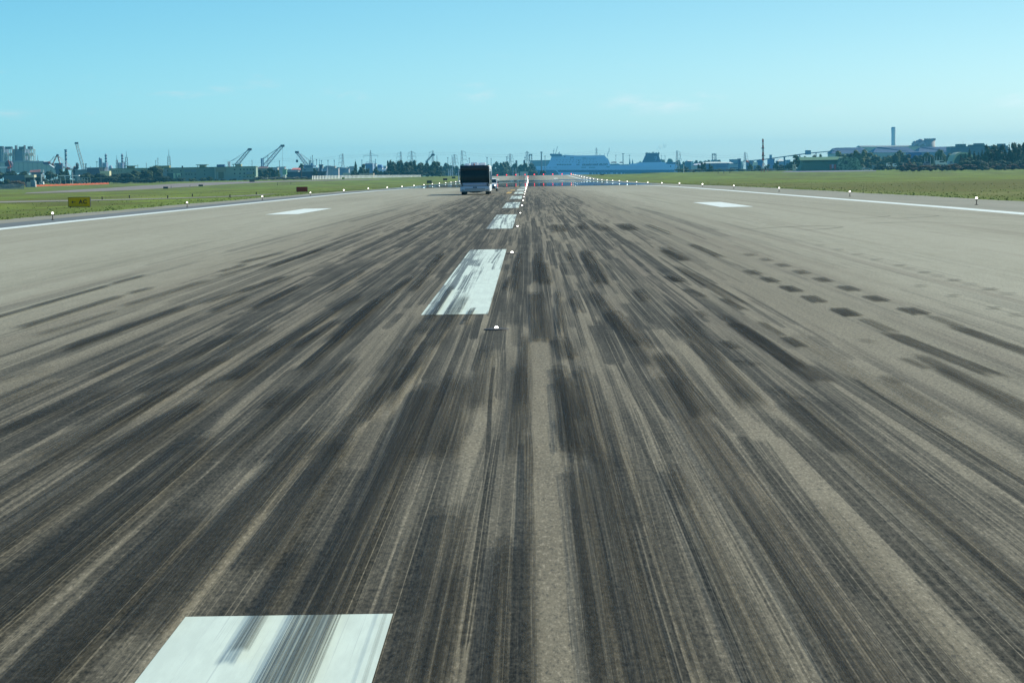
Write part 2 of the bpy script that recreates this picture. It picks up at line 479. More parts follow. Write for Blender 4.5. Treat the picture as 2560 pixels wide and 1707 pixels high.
ground_poly("track_path", [(-260, 512), (0, 507.5), (250, 502), (450, 496.5), (560, 493.0), (650, 489)], [(-260, 509), (0, 503.5), (250, 499), (450, 494.5), (560, 491.2), (700, 484)], .010, MAT_TRACK)
ground_poly("taxiway_path", [(60, 484.5), (200, 480.5), (330, 475.6), (450, 468.5), (560, 461.4), (700, 454.6), (950, 449.4)], [(67, 482), (200, 474), (330, 466), (450, 459.0), (560, 455.4), (700, 452.2), (950, 448.0)], .012, MAT_TAXI, 28)
ground_poly("apron_path", [(1950, 431.5), (2080, 430.2), (2190, 428.5)], [(1975, 427.6), (2080, 426.8), (2190, 426.4)], .012, tarmac_material("apron", (.16, .16, .17), (.20, .20, .21)))

# ------------------------------------------------------------------ single heavy tyre marks
def tyre_material():
    m, nt, b, out = new_mat("tyre_rubber")
    uv = nt.nodes.new("ShaderNodeUVMap"); uv.uv_map = "UVMap"
    s = nt.nodes.new("ShaderNodeSeparateXYZ"); nt.links.new(uv.outputs[0], s.inputs[0])
    u, v = V(nt, s.outputs[0]), V(nt, s.outputs[1])
    at = nt.nodes.new("ShaderNodeAttribute"); at.attribute_name = "mark"; at.attribute_type = 'GEOMETRY'
    s2 = nt.nodes.new("ShaderNodeSeparateXYZ"); nt.links.new(at.outputs["Vector"], s2.inputs[0])
    dark, seed, soft = (V(nt, s2.outputs[i]) for i in range(3))
    X, Y, Z, P = world_xyz(nt)
    wobn = (noise(nt, vec(nt, v*2.0, seed*91.0, 0.0), 1, 1)-.5)*.10
    uu = u+wobn
    fs = noise(nt, vec(nt, X*42.0, Y*.10, seed*40.0), 1, 4, .75)
    edge = sstep(nt, (uu-.5).abs()+(fs-.5)*.45, .40, .44, 1.0, 0.0)
    ends = sstep(nt, v+(uu-.5).abs()*soft*.35, .02, .02+soft*.35)*sstep(nt, v+(uu-.5).abs()*soft*.35, 1.0-soft*.5, .97, 1.0, 0.0)
    rib = sstep(nt, ((uu*4.0-(uu*4.0).floor())-.5).abs(), .02, .07, .45, 1.0)
    bl = noise(nt, vec(nt, X*5.0, Y*.6, seed*9.0), 1, 4, .65)
    fh = noise(nt, vec(nt, X*120.0, Y*.16, seed*17.0), 1, 2, .7)
    a = edge*ends*dark*(.30+.70*sstep(nt, fs, .34, .52))*(.55+.45*sstep(nt, fh, .38, .55))*rib*(.66+.45*bl)
    gr = noise(nt, vec(nt, X*85, Y*22, 2), 1, 3, .75)
    c = mixc(nt, sstep(nt, gr, .4, .66), (.0105, .0120, .0095), (.044, .042, .031))
    nt.links.new(c.o, b.inputs["Base Color"]); b.inputs["Roughness"].default_value = .75
    b.inputs["Specular IOR Level"].default_value = .06
    nt.links.new((a*(.72+.5*gr)).sat().o, b.inputs["Alpha"])
    return m
def tyre_marks():
    rr = random.Random(11); bm = B(); uvl = bm.loops.layers.uv.new("UVMap"); at = bm.verts.layers.float_vector.new("mark")
    n_mark = [0]
    def strip(p, q, w, dark, soft=.25, bend=0.0, n=None):
        L = math.hypot(q[0]-p[0], q[1]-p[1]); n = n or max(3, int(L/2.0)); n = min(n, 30)
        z = .0085+.00035*n_mark[0]; n_mark[0] += 1; seed = rr.random()
        prev = None
        for i in range(n+1):
            t = i/n; x = p[0]+(q[0]-p[0])*t+bend*math.sin(math.pi*t)+.0; y_ = p[1]+(q[1]-p[1])*t
            a = bm.verts.new((x-w/2, y_, zg(x, y_)+z)); c = bm.verts.new((x+w/2, y_, zg(x, y_)+z))
            a[at] = c[at] = (dark, seed, soft)
            if prev:
                f = bm.faces.new((prev[0], prev[1], c, a))
                for lp, uvv in zip(f.loops, ((0, prev[2]), (1, prev[2]), (1, t), (0, t))): lp[uvl].uv = uvv
            prev = (a, c, t)
    def seg(org, s, x1, y1, x2, y2, w, dark, soft=.3):
        p, q = gpix(org[0]+x1/s, org[1]+y1/s), gpix(org[0]+x2/s, org[1]+y2/s)
        if p.y > q.y: p, q = q, p
        strip((p.x, p.y), (q.x, q.y), w*.85, dark*.80, soft)
    S = 2.6133; A, Bq, C_ = (1660, 560), (0, 560), (830, 560)
    for x1, y1, x2, y2, w, d, sf in (
        (2215, 1013, 1400, 685, .34, 1.0, .35), (1500, 715, 1270, 605, .30, .6, .5), (2620, 930, 1830, 645, .34, .95, .35), (1950, 680, 1700, 590, .30, .5, .5),
        (1075, 1055, 420, 630, .34, .95, .2), (900, 960, 330, 560, .24, .6, .4), (540, 570, 350, 475, .20, .85, .5), (910, 808, 780, 735, .24, .95, .3),
        (800, 745, 600, 625, .14, .85, .5), (540, 545, 40, 255, .34, .75, .4), (385, 225, 145, 120, .36, .85, .5), (2500, 1260, 1600, 830, .26, .8, .3),
        (2500, 1330, 1700, 900, .22, .7, .4), (1750, 955, 1535, 870, .16, .7, .4), (480, 820, 380, 760, .22, .8, .4), (260, 485, 140, 420, .28, .8, .4),
        (110, 385, 15, 335, .26, .75, .4), (280, 612, 215, 565, .18, .6, .4), (620, 930, 470, 885, .24, .5, .4), (150, 245, -20, 165, .4, .7, .4),
        (620, 1235, 60, 560, .40, .8, .3), (300, 1290, -40, 820, .34, .8, .3), (1900, 1290, 1350, 960, .26, .45, .5), (910, 1170, 700, 1050, .24, .45, .5),
        (1370, 780, 1280, 755, .2, .4, .4), (1560, 1050, 1430, 990, .22, .45, .4)):
        seg(A, S, x1, y1, x2, y2, w, d, sf)
    # rows of short skid blocks
    for row, w, d, hs in (([(1190, 580), (980, 494), (830, 427), (695, 368), (582, 319)], .27, 1.0, 26),
                          ([(1632, 573), (1385, 491), (1207, 424), (1037, 367), (897, 318), (778, 272), (668, 237), (562, 204)], .27, .95, 22),
                          ([(2130, 430), (1897, 371), (1705, 320), (1540, 275), (1392, 237), (1264, 203), (1142, 171), (1020, 143)], .26, .6, 4),
                          ([(2155, 555), (1890, 473), (1680, 408), (2310, 600)], .22, .5, 4),
                          ([(2250, 461), (1995, 400), (1785, 344), (1600, 296)], .26, .35, 4)):
        for k_, (x, y_) in enumerate(row):
            hh = hs*(y_/580.0)**1.2
            p, q, c_ = gpix(A[0]+x/S, A[1]+(y_+hh+2)/S), gpix(A[0]+x/S, A[1]+(y_-hh-2)/S), gpix(A[0]+x/S, A[1]+y_/S)
            strip((c_.x, p.y), (c_.x, q.y), w*1.15, d*(1-.07*k_), .10)
    K_ = .80
    for x1, y1, x2, y2, w, d, sf in (
        (-200, 668, 760, 392, .20, 1.0, .2), (720, 398, 980, 330, .20, .95, .5), (90, 697, 860, 455, .30, .95, .3), (830, 462, 1030, 412, .26, .9, .5),
        (200, 748, 850, 545, .22, .6, .5), (760, 560, 1420, 352, .30, .75, .4), (1425, 320, 1640, 262, .26, .95, .5), (1530, 266, 1910, 178, .30, .85, .5),
        (1720, 296, 2160, 150, .32, .8, .5), (1370, 360, 1800, 245, .3, .5, .5), (370, 842, 1290, 520, .28, .9, .3), (1250, 545, 1960, 325, .30, .7, .4),
        (590, 1008, 1130, 765, .24, .85, .4), (920, 1008, 1660, 680, .30, .75, .4), (1370, 583, 1630, 473, .20, .9, .4), (1615, 573, 2010, 385, .24, .85, .4),
        (1690, 892, 2400, 440, .26, .95, .3), (1890, 835, 2250, 610, .22, .8, .4), (1945, 983, 2420, 560, .18, 1.0, .3), (2140, 460, 2400, 300, .2, .9, .4),
        (1515, 1028, 1690, 920, .25, .85, .3), (1320, 1085, 1500, 1000, .18, .7, .4), (1740, 1212, 1920, 1070, .24, .9, .3), (160, 1568, 1250, 1040, .34, .8, .3),
        (560, 1568, 1350, 1150, .36, .85, .3), (1180, 1480, 1400, 1370, .30, .8, .4), (-100, 1400, 900, 1020, .34, .6, .4), (-60, 1190, 420, 1005, .4, .55, .5),
        (470, 1265, 850, 1110, .22, .6, .4), (-60, 1050, 380, 935, .3, .45, .5), (1380, 1568, 2352, 860, .3, .8, .3), (860, 1130, 1560, 850, .34, .75, .4)):
        seg(Bq, S, x1, y1, x2, y2, w, d*(.82 if y2 > 700 else 1.05), sf)
    for x1, y1, x2, y2, w, d, sf in (
        (1370, 785, 1335, 445, .34, 1.0, .12), (1775, 412, 1650, 165, .46, .9, .3), (1345, 400, 1350, 180, .30, .9, .3), (1410, 405, 1380, 250, .30, .8, .3),
        (1500, 760, 1475, 420, .13, .95, .3), (2180, 1015, 1680, 420, .30, .7, .3), (1570, 252, 1530, 180, .20, .8, .4), (1620, 1300, 1470, 930, .26, 1.0, .15),
        (1560, 895, 1480, 740, .28, .8, .3), (1250, 1250, 1265, 700, .17, .85, .4), (1220, 1568, 1215, 900, .24, .85, .3), (1190, 460, 1230, 170, .18, .8, .4),
        (1130, 440, 1180, 330, .14, .8, .4), (1620, 590, 1560, 470, .12, .8, .4), (2050, 515, 1990, 430, .24, .6, .4), (2280, 380, 2190, 335, .34, .6, .4),
        (2320, 250, 2140, 150, .5, .6, .4), (2060, 820, 1800, 560, .34, .7, .3), (1700, 1568, 1520, 1250, .30, .9, .3), (90, 668, 560, 330, .22, .9, .4),
        (-20, 800, 330, 480, .3, .9, .3), (520, 460, 730, 180, .28, .8, .3), (870, 660, 930, 560, .12, 1.0, .2), (640, 650, 800, 400, .16, .85, .3),
        (300, 1280, 900, 440, .30, .9, .3), (130, 1300, 640, 620, .3, .8, .3), (720, 1568, 860, 1000, .36, .9, .3), (-100, 1568, 600, 880, .3, .75, .3),
        (980, 1250, 1010, 780, .3, .7, .3), (560, 1568, 790, 950, .3, .8, .3), (1970, 45, 1890, 0, .8, .95, .4), (2230, 75, 2040, 0, .16, .95, .4),
        (1500, 55, 1460, 5, .8, .75, .4), (1800, 50, 1730, 0, .7, .6, .4), (1660, 38, 1620, 0, .5, .7, .4)):
        seg(C_, S, x1, y1, x2, y2, w, d*(.80 if max(y1, y2) > 950 else 1.1), sf)
    # tyre tracks straight under the camera's bonnet: (x0, x1, y0, y1, darkness)
    for x0, x1, y0, y1, d in ((.205, .41, 9, 17, .85), (.42, .58, 8, 26, .95), (.63, .70, 8, 22, .8), (.88, 1.03, 8, 17, .85), (1.19, 1.50, 8, 25, .9),
        (2.20, 2.48, 9, 22, .8), (1.62, 1.84, 8, 15, .35), (-.235, -.115, 8, 13.6, .95), (-.065, .005, 8, 19, .8), (-.62, -.38, 8, 15, .8), (-.44, -.30, 8, 12.6, .6),
        (.18, .40, 17.6, 24, .95), (-1.16, -.89, 8, 24, 1.15), (-1.34, -1.24, 10.1, 13.4, 1.0), (-.715, -.69, 8, 14, .5), (-1.95, -1.66, 10.5, 20, .85),
        (-2.25, -1.95, 8, 15, .9), (-2.8, -2.42, 10, 19, .95), (-3.25, -2.95, 10, 30, .75), (-3.7, -3.5, 12, 34, .6), (3.1, 3.35, 12, 30, .5), (-1.62, -1.36, 12.5, 19, .9)):
        strip(((x0+x1)/2, y0), ((x0+x1)/2, y1), (x1-x0)*1.05, d*.74, .12)
    me = D.meshes.new("tyre_marks"); bm.to_mesh(me); bm.free()
    o = link_mesh("tyre_marks", me, tyre_material())
    tag(o, "black rubber tyre marks burnt onto the runway surface", "tyre marks", kind="stuff")
tyre_marks()

# turning scuffs far right: thin curved tyre arcs
def arc_marks():
    bm = B(); uvl = bm.loops.layers.uv.new("UVMap"); at = bm.verts.layers.float_vector.new("mark")
    for k_, pts in enumerate(([(1840, 575), (2010, 566), (2105, 567), (2060, 573), (1920, 580)], [(2140, 535), (2210, 538), (2220, 541), (2150, 546), (2050, 548)],
                              [(2260, 535), (2330, 538), (2340, 541), (2250, 546), (2130, 549)], [(2140, 560), (2300, 556), (2480, 562), (2640, 570)], [(2060, 530), (2200, 533), (2420, 545), (2640, 552)])):
        g = [gpix(*p) for p in pts]; prev = None; n = 24
        for i in range(n+1):
            t = i/n*(len(g)-1); j = min(int(t), len(g)-2); f = t-j
            p0, p1, p2, p3 = g[max(j-1, 0)], g[j], g[j+1], g[min(j+2, len(g)-1)]
            c = .5*((2*p1)+(p2-p0)*f+(2*p0-5*p1+4*p2-p3)*f*f+(3*p1-p0-3*p2+p3)*f**3)
            a = bm.verts.new((c.x, c.y-.35, zg(c.x, c.y)+.05+.001*k_)); b = bm.verts.new((c.x, c.y+.35, zg(c.x, c.y)+.05+.001*k_))
            a.co.z = zg(c.x, c.y)+.006; b.co.z = a.co.z
            a[at] = b[at] = (.45, .1*k_+.05, .5)
            if prev:
                fa = bm.faces.new((prev[0], prev[1], b, a))
                for lp, uvv in zip(fa.loops, ((0, prev[2]), (1, prev[2]), (1, i/n), (0, i/n))): lp[uvl].uv = uvv
            prev = (a, b, i/n)
    me = D.meshes.new("turning_scuffs"); bm.to_mesh(me); bm.free()
    tag(link_mesh("turning_scuffs", me, D.materials["tyre_rubber"]), "thin curved turning scuffs on the pale asphalt near the right edge line", "tyre marks", kind="stuff")
arc_marks()

def lettering(name, text, size, mat, parent, spacing=1.0, bold=0.0):
    cu = D.curves.new("text", 'FONT'); cu.body = text; cu.size = size; cu.extrude = .004; cu.align_x = 'CENTER'; cu.align_y = 'CENTER'
    cu.offset = bold; cu.space_character = spacing
    tmp = D.objects.new("text", cu); COL.objects.link(tmp); bpy.context.view_layer.update()
    me = D.meshes.new_from_object(tmp.evaluated_get(bpy.context.evaluated_depsgraph_get())); me.name = name
    D.objects.remove(tmp); D.curves.remove(cu); me.materials.clear()
    me.transform(Matrix.Rotation(R(90), 4, 'X'))
    return link_mesh(name, me, mat, parent)
# ------------------------------------------------------------------ lamps along the runway
MAT_WHITE_LAMP = glow("white_lamp", (1.0, .96, .84), 4.0)
MAT_RED_LAMP = glow("red_lamp", (1.0, .015, .03), 3.2)
MAT_AMBER_LAMP = glow("amber_lamp", (1.0, .55, .25), 6.0)
MAT_STEM = M((.10, .07, .045), .7)
MAT_HOUSING = M((.16, .16, .13), .5, .4)
def lamp_proto(bulb_mat):
    root = D.objects.new("edge_light", None); COL.objects.link(root); root["_o"] = (0, 0, 0)
    bm = B(); lathe(bm, 0, 0, [(.10, 0), (.10, .02), (.028, .03), (.022, .22), (.045, .25), (.05, .27)], 12); obj("stem", bm, MAT_STEM, root)
    bm = B(); lathe(bm, 0, 0, [(.055, .27), (.075, .285), (.078, .31), (.06, .32)], 12); obj("collar", bm, MAT_HOUSING, root)
    bm = B(); lathe(bm, 0, 0, [(.045, .32), (.060, .345), (.062, .375), (.048, .405), (.02, .42)], 14); obj("bulb", bm, bulb_mat, root, True)
    return root
def small_lamp(bulb_mat, rad):
    root = D.objects.new("edge_light", None); COL.objects.link(root); root["_o"] = (0, 0, 0)
    bm = B(); lathe(bm, 0, 0, [(.09, 0), (.04, .05), (.035, .30)], 8); obj("stem", bm, MAT_STEM, root)
    bm = B(); lathe(bm, 0, 0, [(rad*.6, .30), (rad, .30+rad*.7), (rad*.9, .30+rad*1.4), (rad*.4, .30+rad*1.9)], 10); obj("bulb", bm, bulb_mat, root, True)
    return root
def edge_lights():
    near, protos = lamp_proto(MAT_WHITE_LAMP), {}
    first = True
    for side, x in (("left", -25.25), ("right", 23.6)):
        for i in range(25):
            yy = 126+49.7*i
            if side == "left" and i in (3, ): pass
            far = min(3, int(yy/300))
            if far == 0: src = near
            else:
                key = (far, yy > 1230)
                if key not in protos:
                    protos[key] = [small_lamp(MAT_AMBER_LAMP if key[1] else MAT_WHITE_LAMP, (.07, .085, .10, .12)[far]), True]
                src = protos[key][0]
            fresh = (src is near and first) or (far and protos[key][1])
            o = src if fresh else copy_tree(src)
            if src is near: first = False
            else: protos[key][1] = False
            o.location = (x, yy, zg(x, yy))
            tag(o, "lit %s lamp on a short stem at the %s runway edge, %s from the camera" % ("amber" if yy > 1230 else "white", side, ordn(i)),
                "runway light", "lamps along the %s runway edge" % side)
edge_lights()
def inset_lights():
    def proto(mat, s):
        root = D.objects.new("centre_line_light", None); COL.objects.link(root); root["_o"] = (0, 0, 0)
        bm = B(); lathe(bm, 0, 0, [(.17, .002), (.165, .012), (.10, .022)], 18); obj("housing", bm, M((.045, .045, .04), .7), root)
        bm = B(); lathe(bm, 0, 0, [(.035*s, .022), (.045*s, .03*s+.01), (.035*s, .045*s+.012), (.015*s, .055*s+.014)], 12); obj("lens", bm, mat, root, True)
        return root
    protos = {}
    for i in range(43):
        yy = 31.9+30*i
        k = 0 if yy < 60 else 1 if yy < 130 else 2 if yy < 320 else 3 if yy < 700 else 4
        red = yy > 1000 and i % 2 == 0 or yy > 1180
        if (k, red) not in protos:
            protos[(k, red)] = proto(MAT_RED_LAMP if red else MAT_WHITE_LAMP, (.62, .85, 1.2, 1.8, 2.6)[k]); o = protos[(k, red)]
        else: o = copy_tree(protos[(k, red)])
        o.location = (-.47, yy, zg(-.47, yy)+.001)
        if i < 9: l = "lit white inset lamp beside the runway centre line dashes, %s from the camera" % ordn(i)
        else: l = "lit %s inset lamp far down the centre line, %s from the camera" % ("red" if red else "white", ordn(i))
        tag(o, l, "runway light", "inset lamps along the centre line")
inset_lights()
def end_lights():
    p = small_lamp(MAT_RED_LAMP, .26); p.name = "runway_end_light"; y_ = 1331
    for i in range(10):
        o = p if i == 0 else copy_tree(p)
        x = CL-22.5+5.15*i; 
        if i == 0: x -= .4
        o.location = (x+.9, y_, zg(x, y_))
        tag(o, "red lamp in the row across the far runway end, %s from the left" % ordn(i), "runway light", "red lamps across the runway end")
end_lights()

# ------------------------------------------------------------------ mirage: the shimmering mirror of hot air lying on the far runway
def mirage():
    m, nt, b, out = new_mat("hot_air_shimmer")
    X, Y, Z, P = world_xyz(nt)
    gl = nt.nodes.new("ShaderNodeBsdfGlossy"); gl.inputs["Roughness"].default_value = .0004
    gl.inputs["Color"].default_value = (.62, .80, .92, 1)
    tr = nt.nodes.new("ShaderNodeBsdfTransparent"); mx = nt.nodes.new("ShaderNodeMixShader")
    n1 = noise(nt, vec(nt, X*.035, Y*.020, 2), 1, 4, .6)
    fade = sstep(nt, Y, 405, 470)*sstep(nt, Y, 900, 1020, 1.0, 0.0)
    edge = sstep(nt, (X-CL).abs(), 24.0, 27.5, 1.0, 0.0)
    band = sstep(nt, n1 + fade*.30, .66, .80)
    fac = (band*fade*edge*.70).sat()
    nb = noise(nt, vec(nt, X*.10, Y*.012, 6), 1, 3, .6)
    bp = nt.nodes.new("ShaderNodeBump"); bp.inputs["Strength"].default_value = .05; bp.inputs["Distance"].default_value = .25
    nt.links.new(nb.o, bp.inputs["Height"]); nt.links.new(bp.outputs[0], gl.inputs["Normal"])
    nt.links.new(fac.o, mx.inputs[0]); nt.links.new(tr.outputs[0], mx.inputs[1]); nt.links.new(gl.outputs[0], mx.inputs[2])
    nt.nodes.remove(b); nt.links.new(mx.outputs[0], out.inputs["Surface"])
    o = sheet("heat_shimmer", CL-28, CL+28, [400+5*i for i in range(126)], .05, m, 4, kind="stuff")
    for p in o.data.polygons: p.use_smooth = True
    o["label"] = "bluish heat shimmer mirroring the skyline on the far runway"; o["category"] = "mirage"
mirage()

# ------------------------------------------------------------------ bus
def bus():
    Y0 = 248.0; XC = W(1187.5, 480, Y0).x; z0 = zg(XC, Y0)
    t = thing("airport_bus", "white and black apron bus driving towards the camera on the left half of the runway", "bus", (XC, Y0, z0))
    Wd, L, H = 3.08, 13.6, 3.06
    white = M((.70, .74, .76), .35, 0, .03, .6); glass = M((.008, .018, .020), .18, 0, .0, .6, .18); blk = M((.012, .016, .018), .4, 0, 0)
    gunm = M((.34, .40, .48), .35, 0, .04)
    h = Wd/2
    bm = B(); v = box(bm, XC-h, XC+h, Y0+.12, Y0+L, z0+.34, z0+H)
    bmesh.ops.bevel(bm, geom=[e for e in bm.edges if abs(e.verts[0].co.z-e.verts[1].co.z) < .01 and e.verts[0].co.z > z0+1], offset=.07, segments=2, affect='EDGES')
    obj("body", bm, white, t)
    # front: rounded in plan, leaning back a little at the top
    def front(name, za, zb, half_a, half_b, mat, push=0.0, parent=t, n=10):
        bm = B(); rows = []
        for z, hh in ((za, half_a), ((za+zb)/2, (half_a+half_b)/2), (zb, half_b)):
            row = []
            for i in range(n+1):
                s = -1+2*i/n; x = XC+hh*s
                y = Y0 - push + .07*abs(s)**6 + max(0, (z-z0-1.2))*.03
                row.append(bm.verts.new((x, y, z)))
            rows.append(row)
        back = [[bm.verts.new((v.co.x, Y0+.30, v.co.z)) for v in r] for r in rows]
        for a, b_ in zip(rows, rows[1:]):
            for i in range(n): bm.faces.new((a[i], a[i+1], b_[i+1], b_[i]))
        for a, b_ in zip(back, back[1:]):
            for i in range(n): bm.faces.new((a[i+1], a[i], b_[i], b_[i+1]))
        for r, q in ((rows[0], back[0]), (rows[-1], back[-1])):
            for i in range(n): bm.faces.new((r[i], q[i], q[i+1], r[i+1]))
        for k in (0, -1):
            for j in range(2): bm.faces.new((rows[j][k], rows[j+1][k], back[j+1][k], back[j][k]))
        return obj(name, bm, mat, parent, True)
    front("windscreen", z0+1.26, z0+2.54, h-.02, h-.03, glass, .012)
    front("destination_panel", z0+2.544, z0+3.04, h-.03, h-.06, blk, .02)
    front("front_panel", z0+.90, z0+1.24, h-.26, h-.17, gunm, .016)
    bp = front("bumper", z0+.36, z0+.88, h-.02, h-.0, M((.52, .57, .60), .35, 0, .04), .05)
    for zz in (.55, .64):
        bm = B(); box(bm, XC-h*.68, XC+h*.68, Y0-.057, Y0-.03, z0+zz, z0+zz+.03); obj("slit", bm, blk, bp)
    bm = B(); box(bm, XC-.20, XC+.20, Y0-.062, Y0-.03, z0+.70, z0+.84); plate = obj("emblem_plate", bm, M((.05, .09, .15), .4), bp)
    to = lettering("number", "N.2", .13, M((.55, .62, .66), .5), bp); to.location = (0, -.068, .77)
    for s in (-1, 1):
        bm = B(); prism(bm, [(XC+s*(h-.01), z0+1.32), (XC+s*(h-.16), z0+1.22), (XC+s*(h-.27), z0+.90), (XC+s*(h-.01), z0+.88)], Y0-.02, Y0+.22)
        hl = obj("headlight", bm, blk, t)
        for zz, r_ in ((.98, .055), (1.10, .05)):
            bm = B(); tube(bm, (XC+s*(h-.10), Y0-.035, z0+zz), (XC+s*(h-.10), Y0-.015, z0+zz), r_, r_, 12); obj("lens", bm, M((.6, .62, .6), .2), hl)
        bm = B(); tube(bm, (XC+s*1.27, Y0-.065, z0+.50), (XC+s*1.27, Y0-.04, z0+.50), .045, .045, 10); obj("fog_lamp", bm, M((.05, .09, .14), .3), bp)
    # wipers
    for x in (-.7, .45):
        bm = B(); tube(bm, (XC+x, Y0-.01, z0+1.27), (XC+x+.5, Y0+.0, z0+1.62), .012, .012, 6); obj("wiper", bm, blk, t)
    # side windows and doors
    for s in (-1, 1):
        for i in range(6):
            a = Y0+.9+i*2.08
            bm = B(); box(bm, XC+s*(h-.01), XC+s*(h+.012), a, a+1.9, z0+1.05, z0+2.42); obj("side_window", bm, glass, t)
    # wheels
    for s in (-1, 1):
        for yy in (Y0+2.6, Y0+10.6):
            bm = B(); x = XC+s*(h-.27)
            tube(bm, (x-.21, yy, z0+.38), (x+.21, yy, z0+.38), .38, .38, 24)
            wv = [e for e in bm.edges if len(e.link_faces) == 2 and any(len(f.verts) > 4 for f in e.link_faces)]
            bmesh.ops.bevel(bm, geom=wv, offset=.04, segments=2, affect='EDGES')
            w = obj("wheel", bm, M((.014, .015, .015), .85), t)
            bm = B(); tube(bm, (x+s*.205, yy, z0+.38), (x+s*.216, yy, z0+.38), .2, .18, 18); obj("rim", bm, M((.35, .36, .37), .4, .6), w)
    # underside between the wheels
    bm = B(); prism(bm, [(XC-.95, z0+.34), (XC-.5, z0+.24), (XC-.25, z0+.20), (XC+.25, z0+.20), (XC+.5, z0+.24), (XC+.95, z0+.34)], Y0+.8, Y0+9.5); obj("underbody", bm, blk, t)
    # roof equipment
    for x0, x1, y0_, y1_, hh in ((-.42, .32, 1.2, 3.4, .30), (.55, 1.12, 2.2, 4.6, .27), (-1.2, -.6, 5, 7.5, .22), (-.5, .9, 8, 10.5, .26)):
        bm = B(); box(bm, XC+x0, XC+x1, Y0+y0_, Y0+y1_, z0+H+.002, z0+H+hh)
        bmesh.ops.bevel(bm, geom=bm.edges[:], offset=.06, segments=2, affect='EDGES')
        obj("roof_unit", bm, white, t)
    bm = B(); lathe(bm, XC-.06, Y0+.55, [(.06, z0+H-.02), (.07, z0+H+.05), (.06, z0+H+.17), (.02, z0+H+.2)], 12); obj("beacon", bm, M((.25, .06, .02), .3), t, True)
    # mirrors on white bracket arms
    bm = B(); pts = [(XC-h+.02, z0+2.45), (XC-h-.12, z0+2.62), (XC-h-.16, z0+2.45), (XC-h-.12, z0+1.75)]
    for (a, b_), (c, d_) in zip(pts, pts[1:]): tube(bm, (a, Y0+.02, b_), (c, Y0-.10, d_), .035, .035, 8)
    ar = obj("mirror_arm", bm, white, t)
    bm = B(); box(bm, XC-h-.17, XC-h-.05, Y0-.20, Y0-.11, z0+1.50, z0+1.86); obj("mirror", bm, white, ar)
    bm = B(); pts = [(XC+h-.05, z0+2.66), (XC+h+.10, z0+2.62), (XC+h+.20, z0+2.34), (XC+h+.17, z0+1.9)]
    for (a, b_), (c, d_) in zip(pts, pts[1:]): tube(bm, (a, Y0+.02, b_), (c, Y0-.10, d_), .04, .04, 8)
    ar = obj("mirror_arm", bm, white, t)
    bm = B(); box(bm, XC+h+.05, XC+h+.24, Y0-.19, Y0-.11, z0+1.62, z0+2.05); obj("mirror", bm, M((.40, .47, .50), .3), ar)
bus()

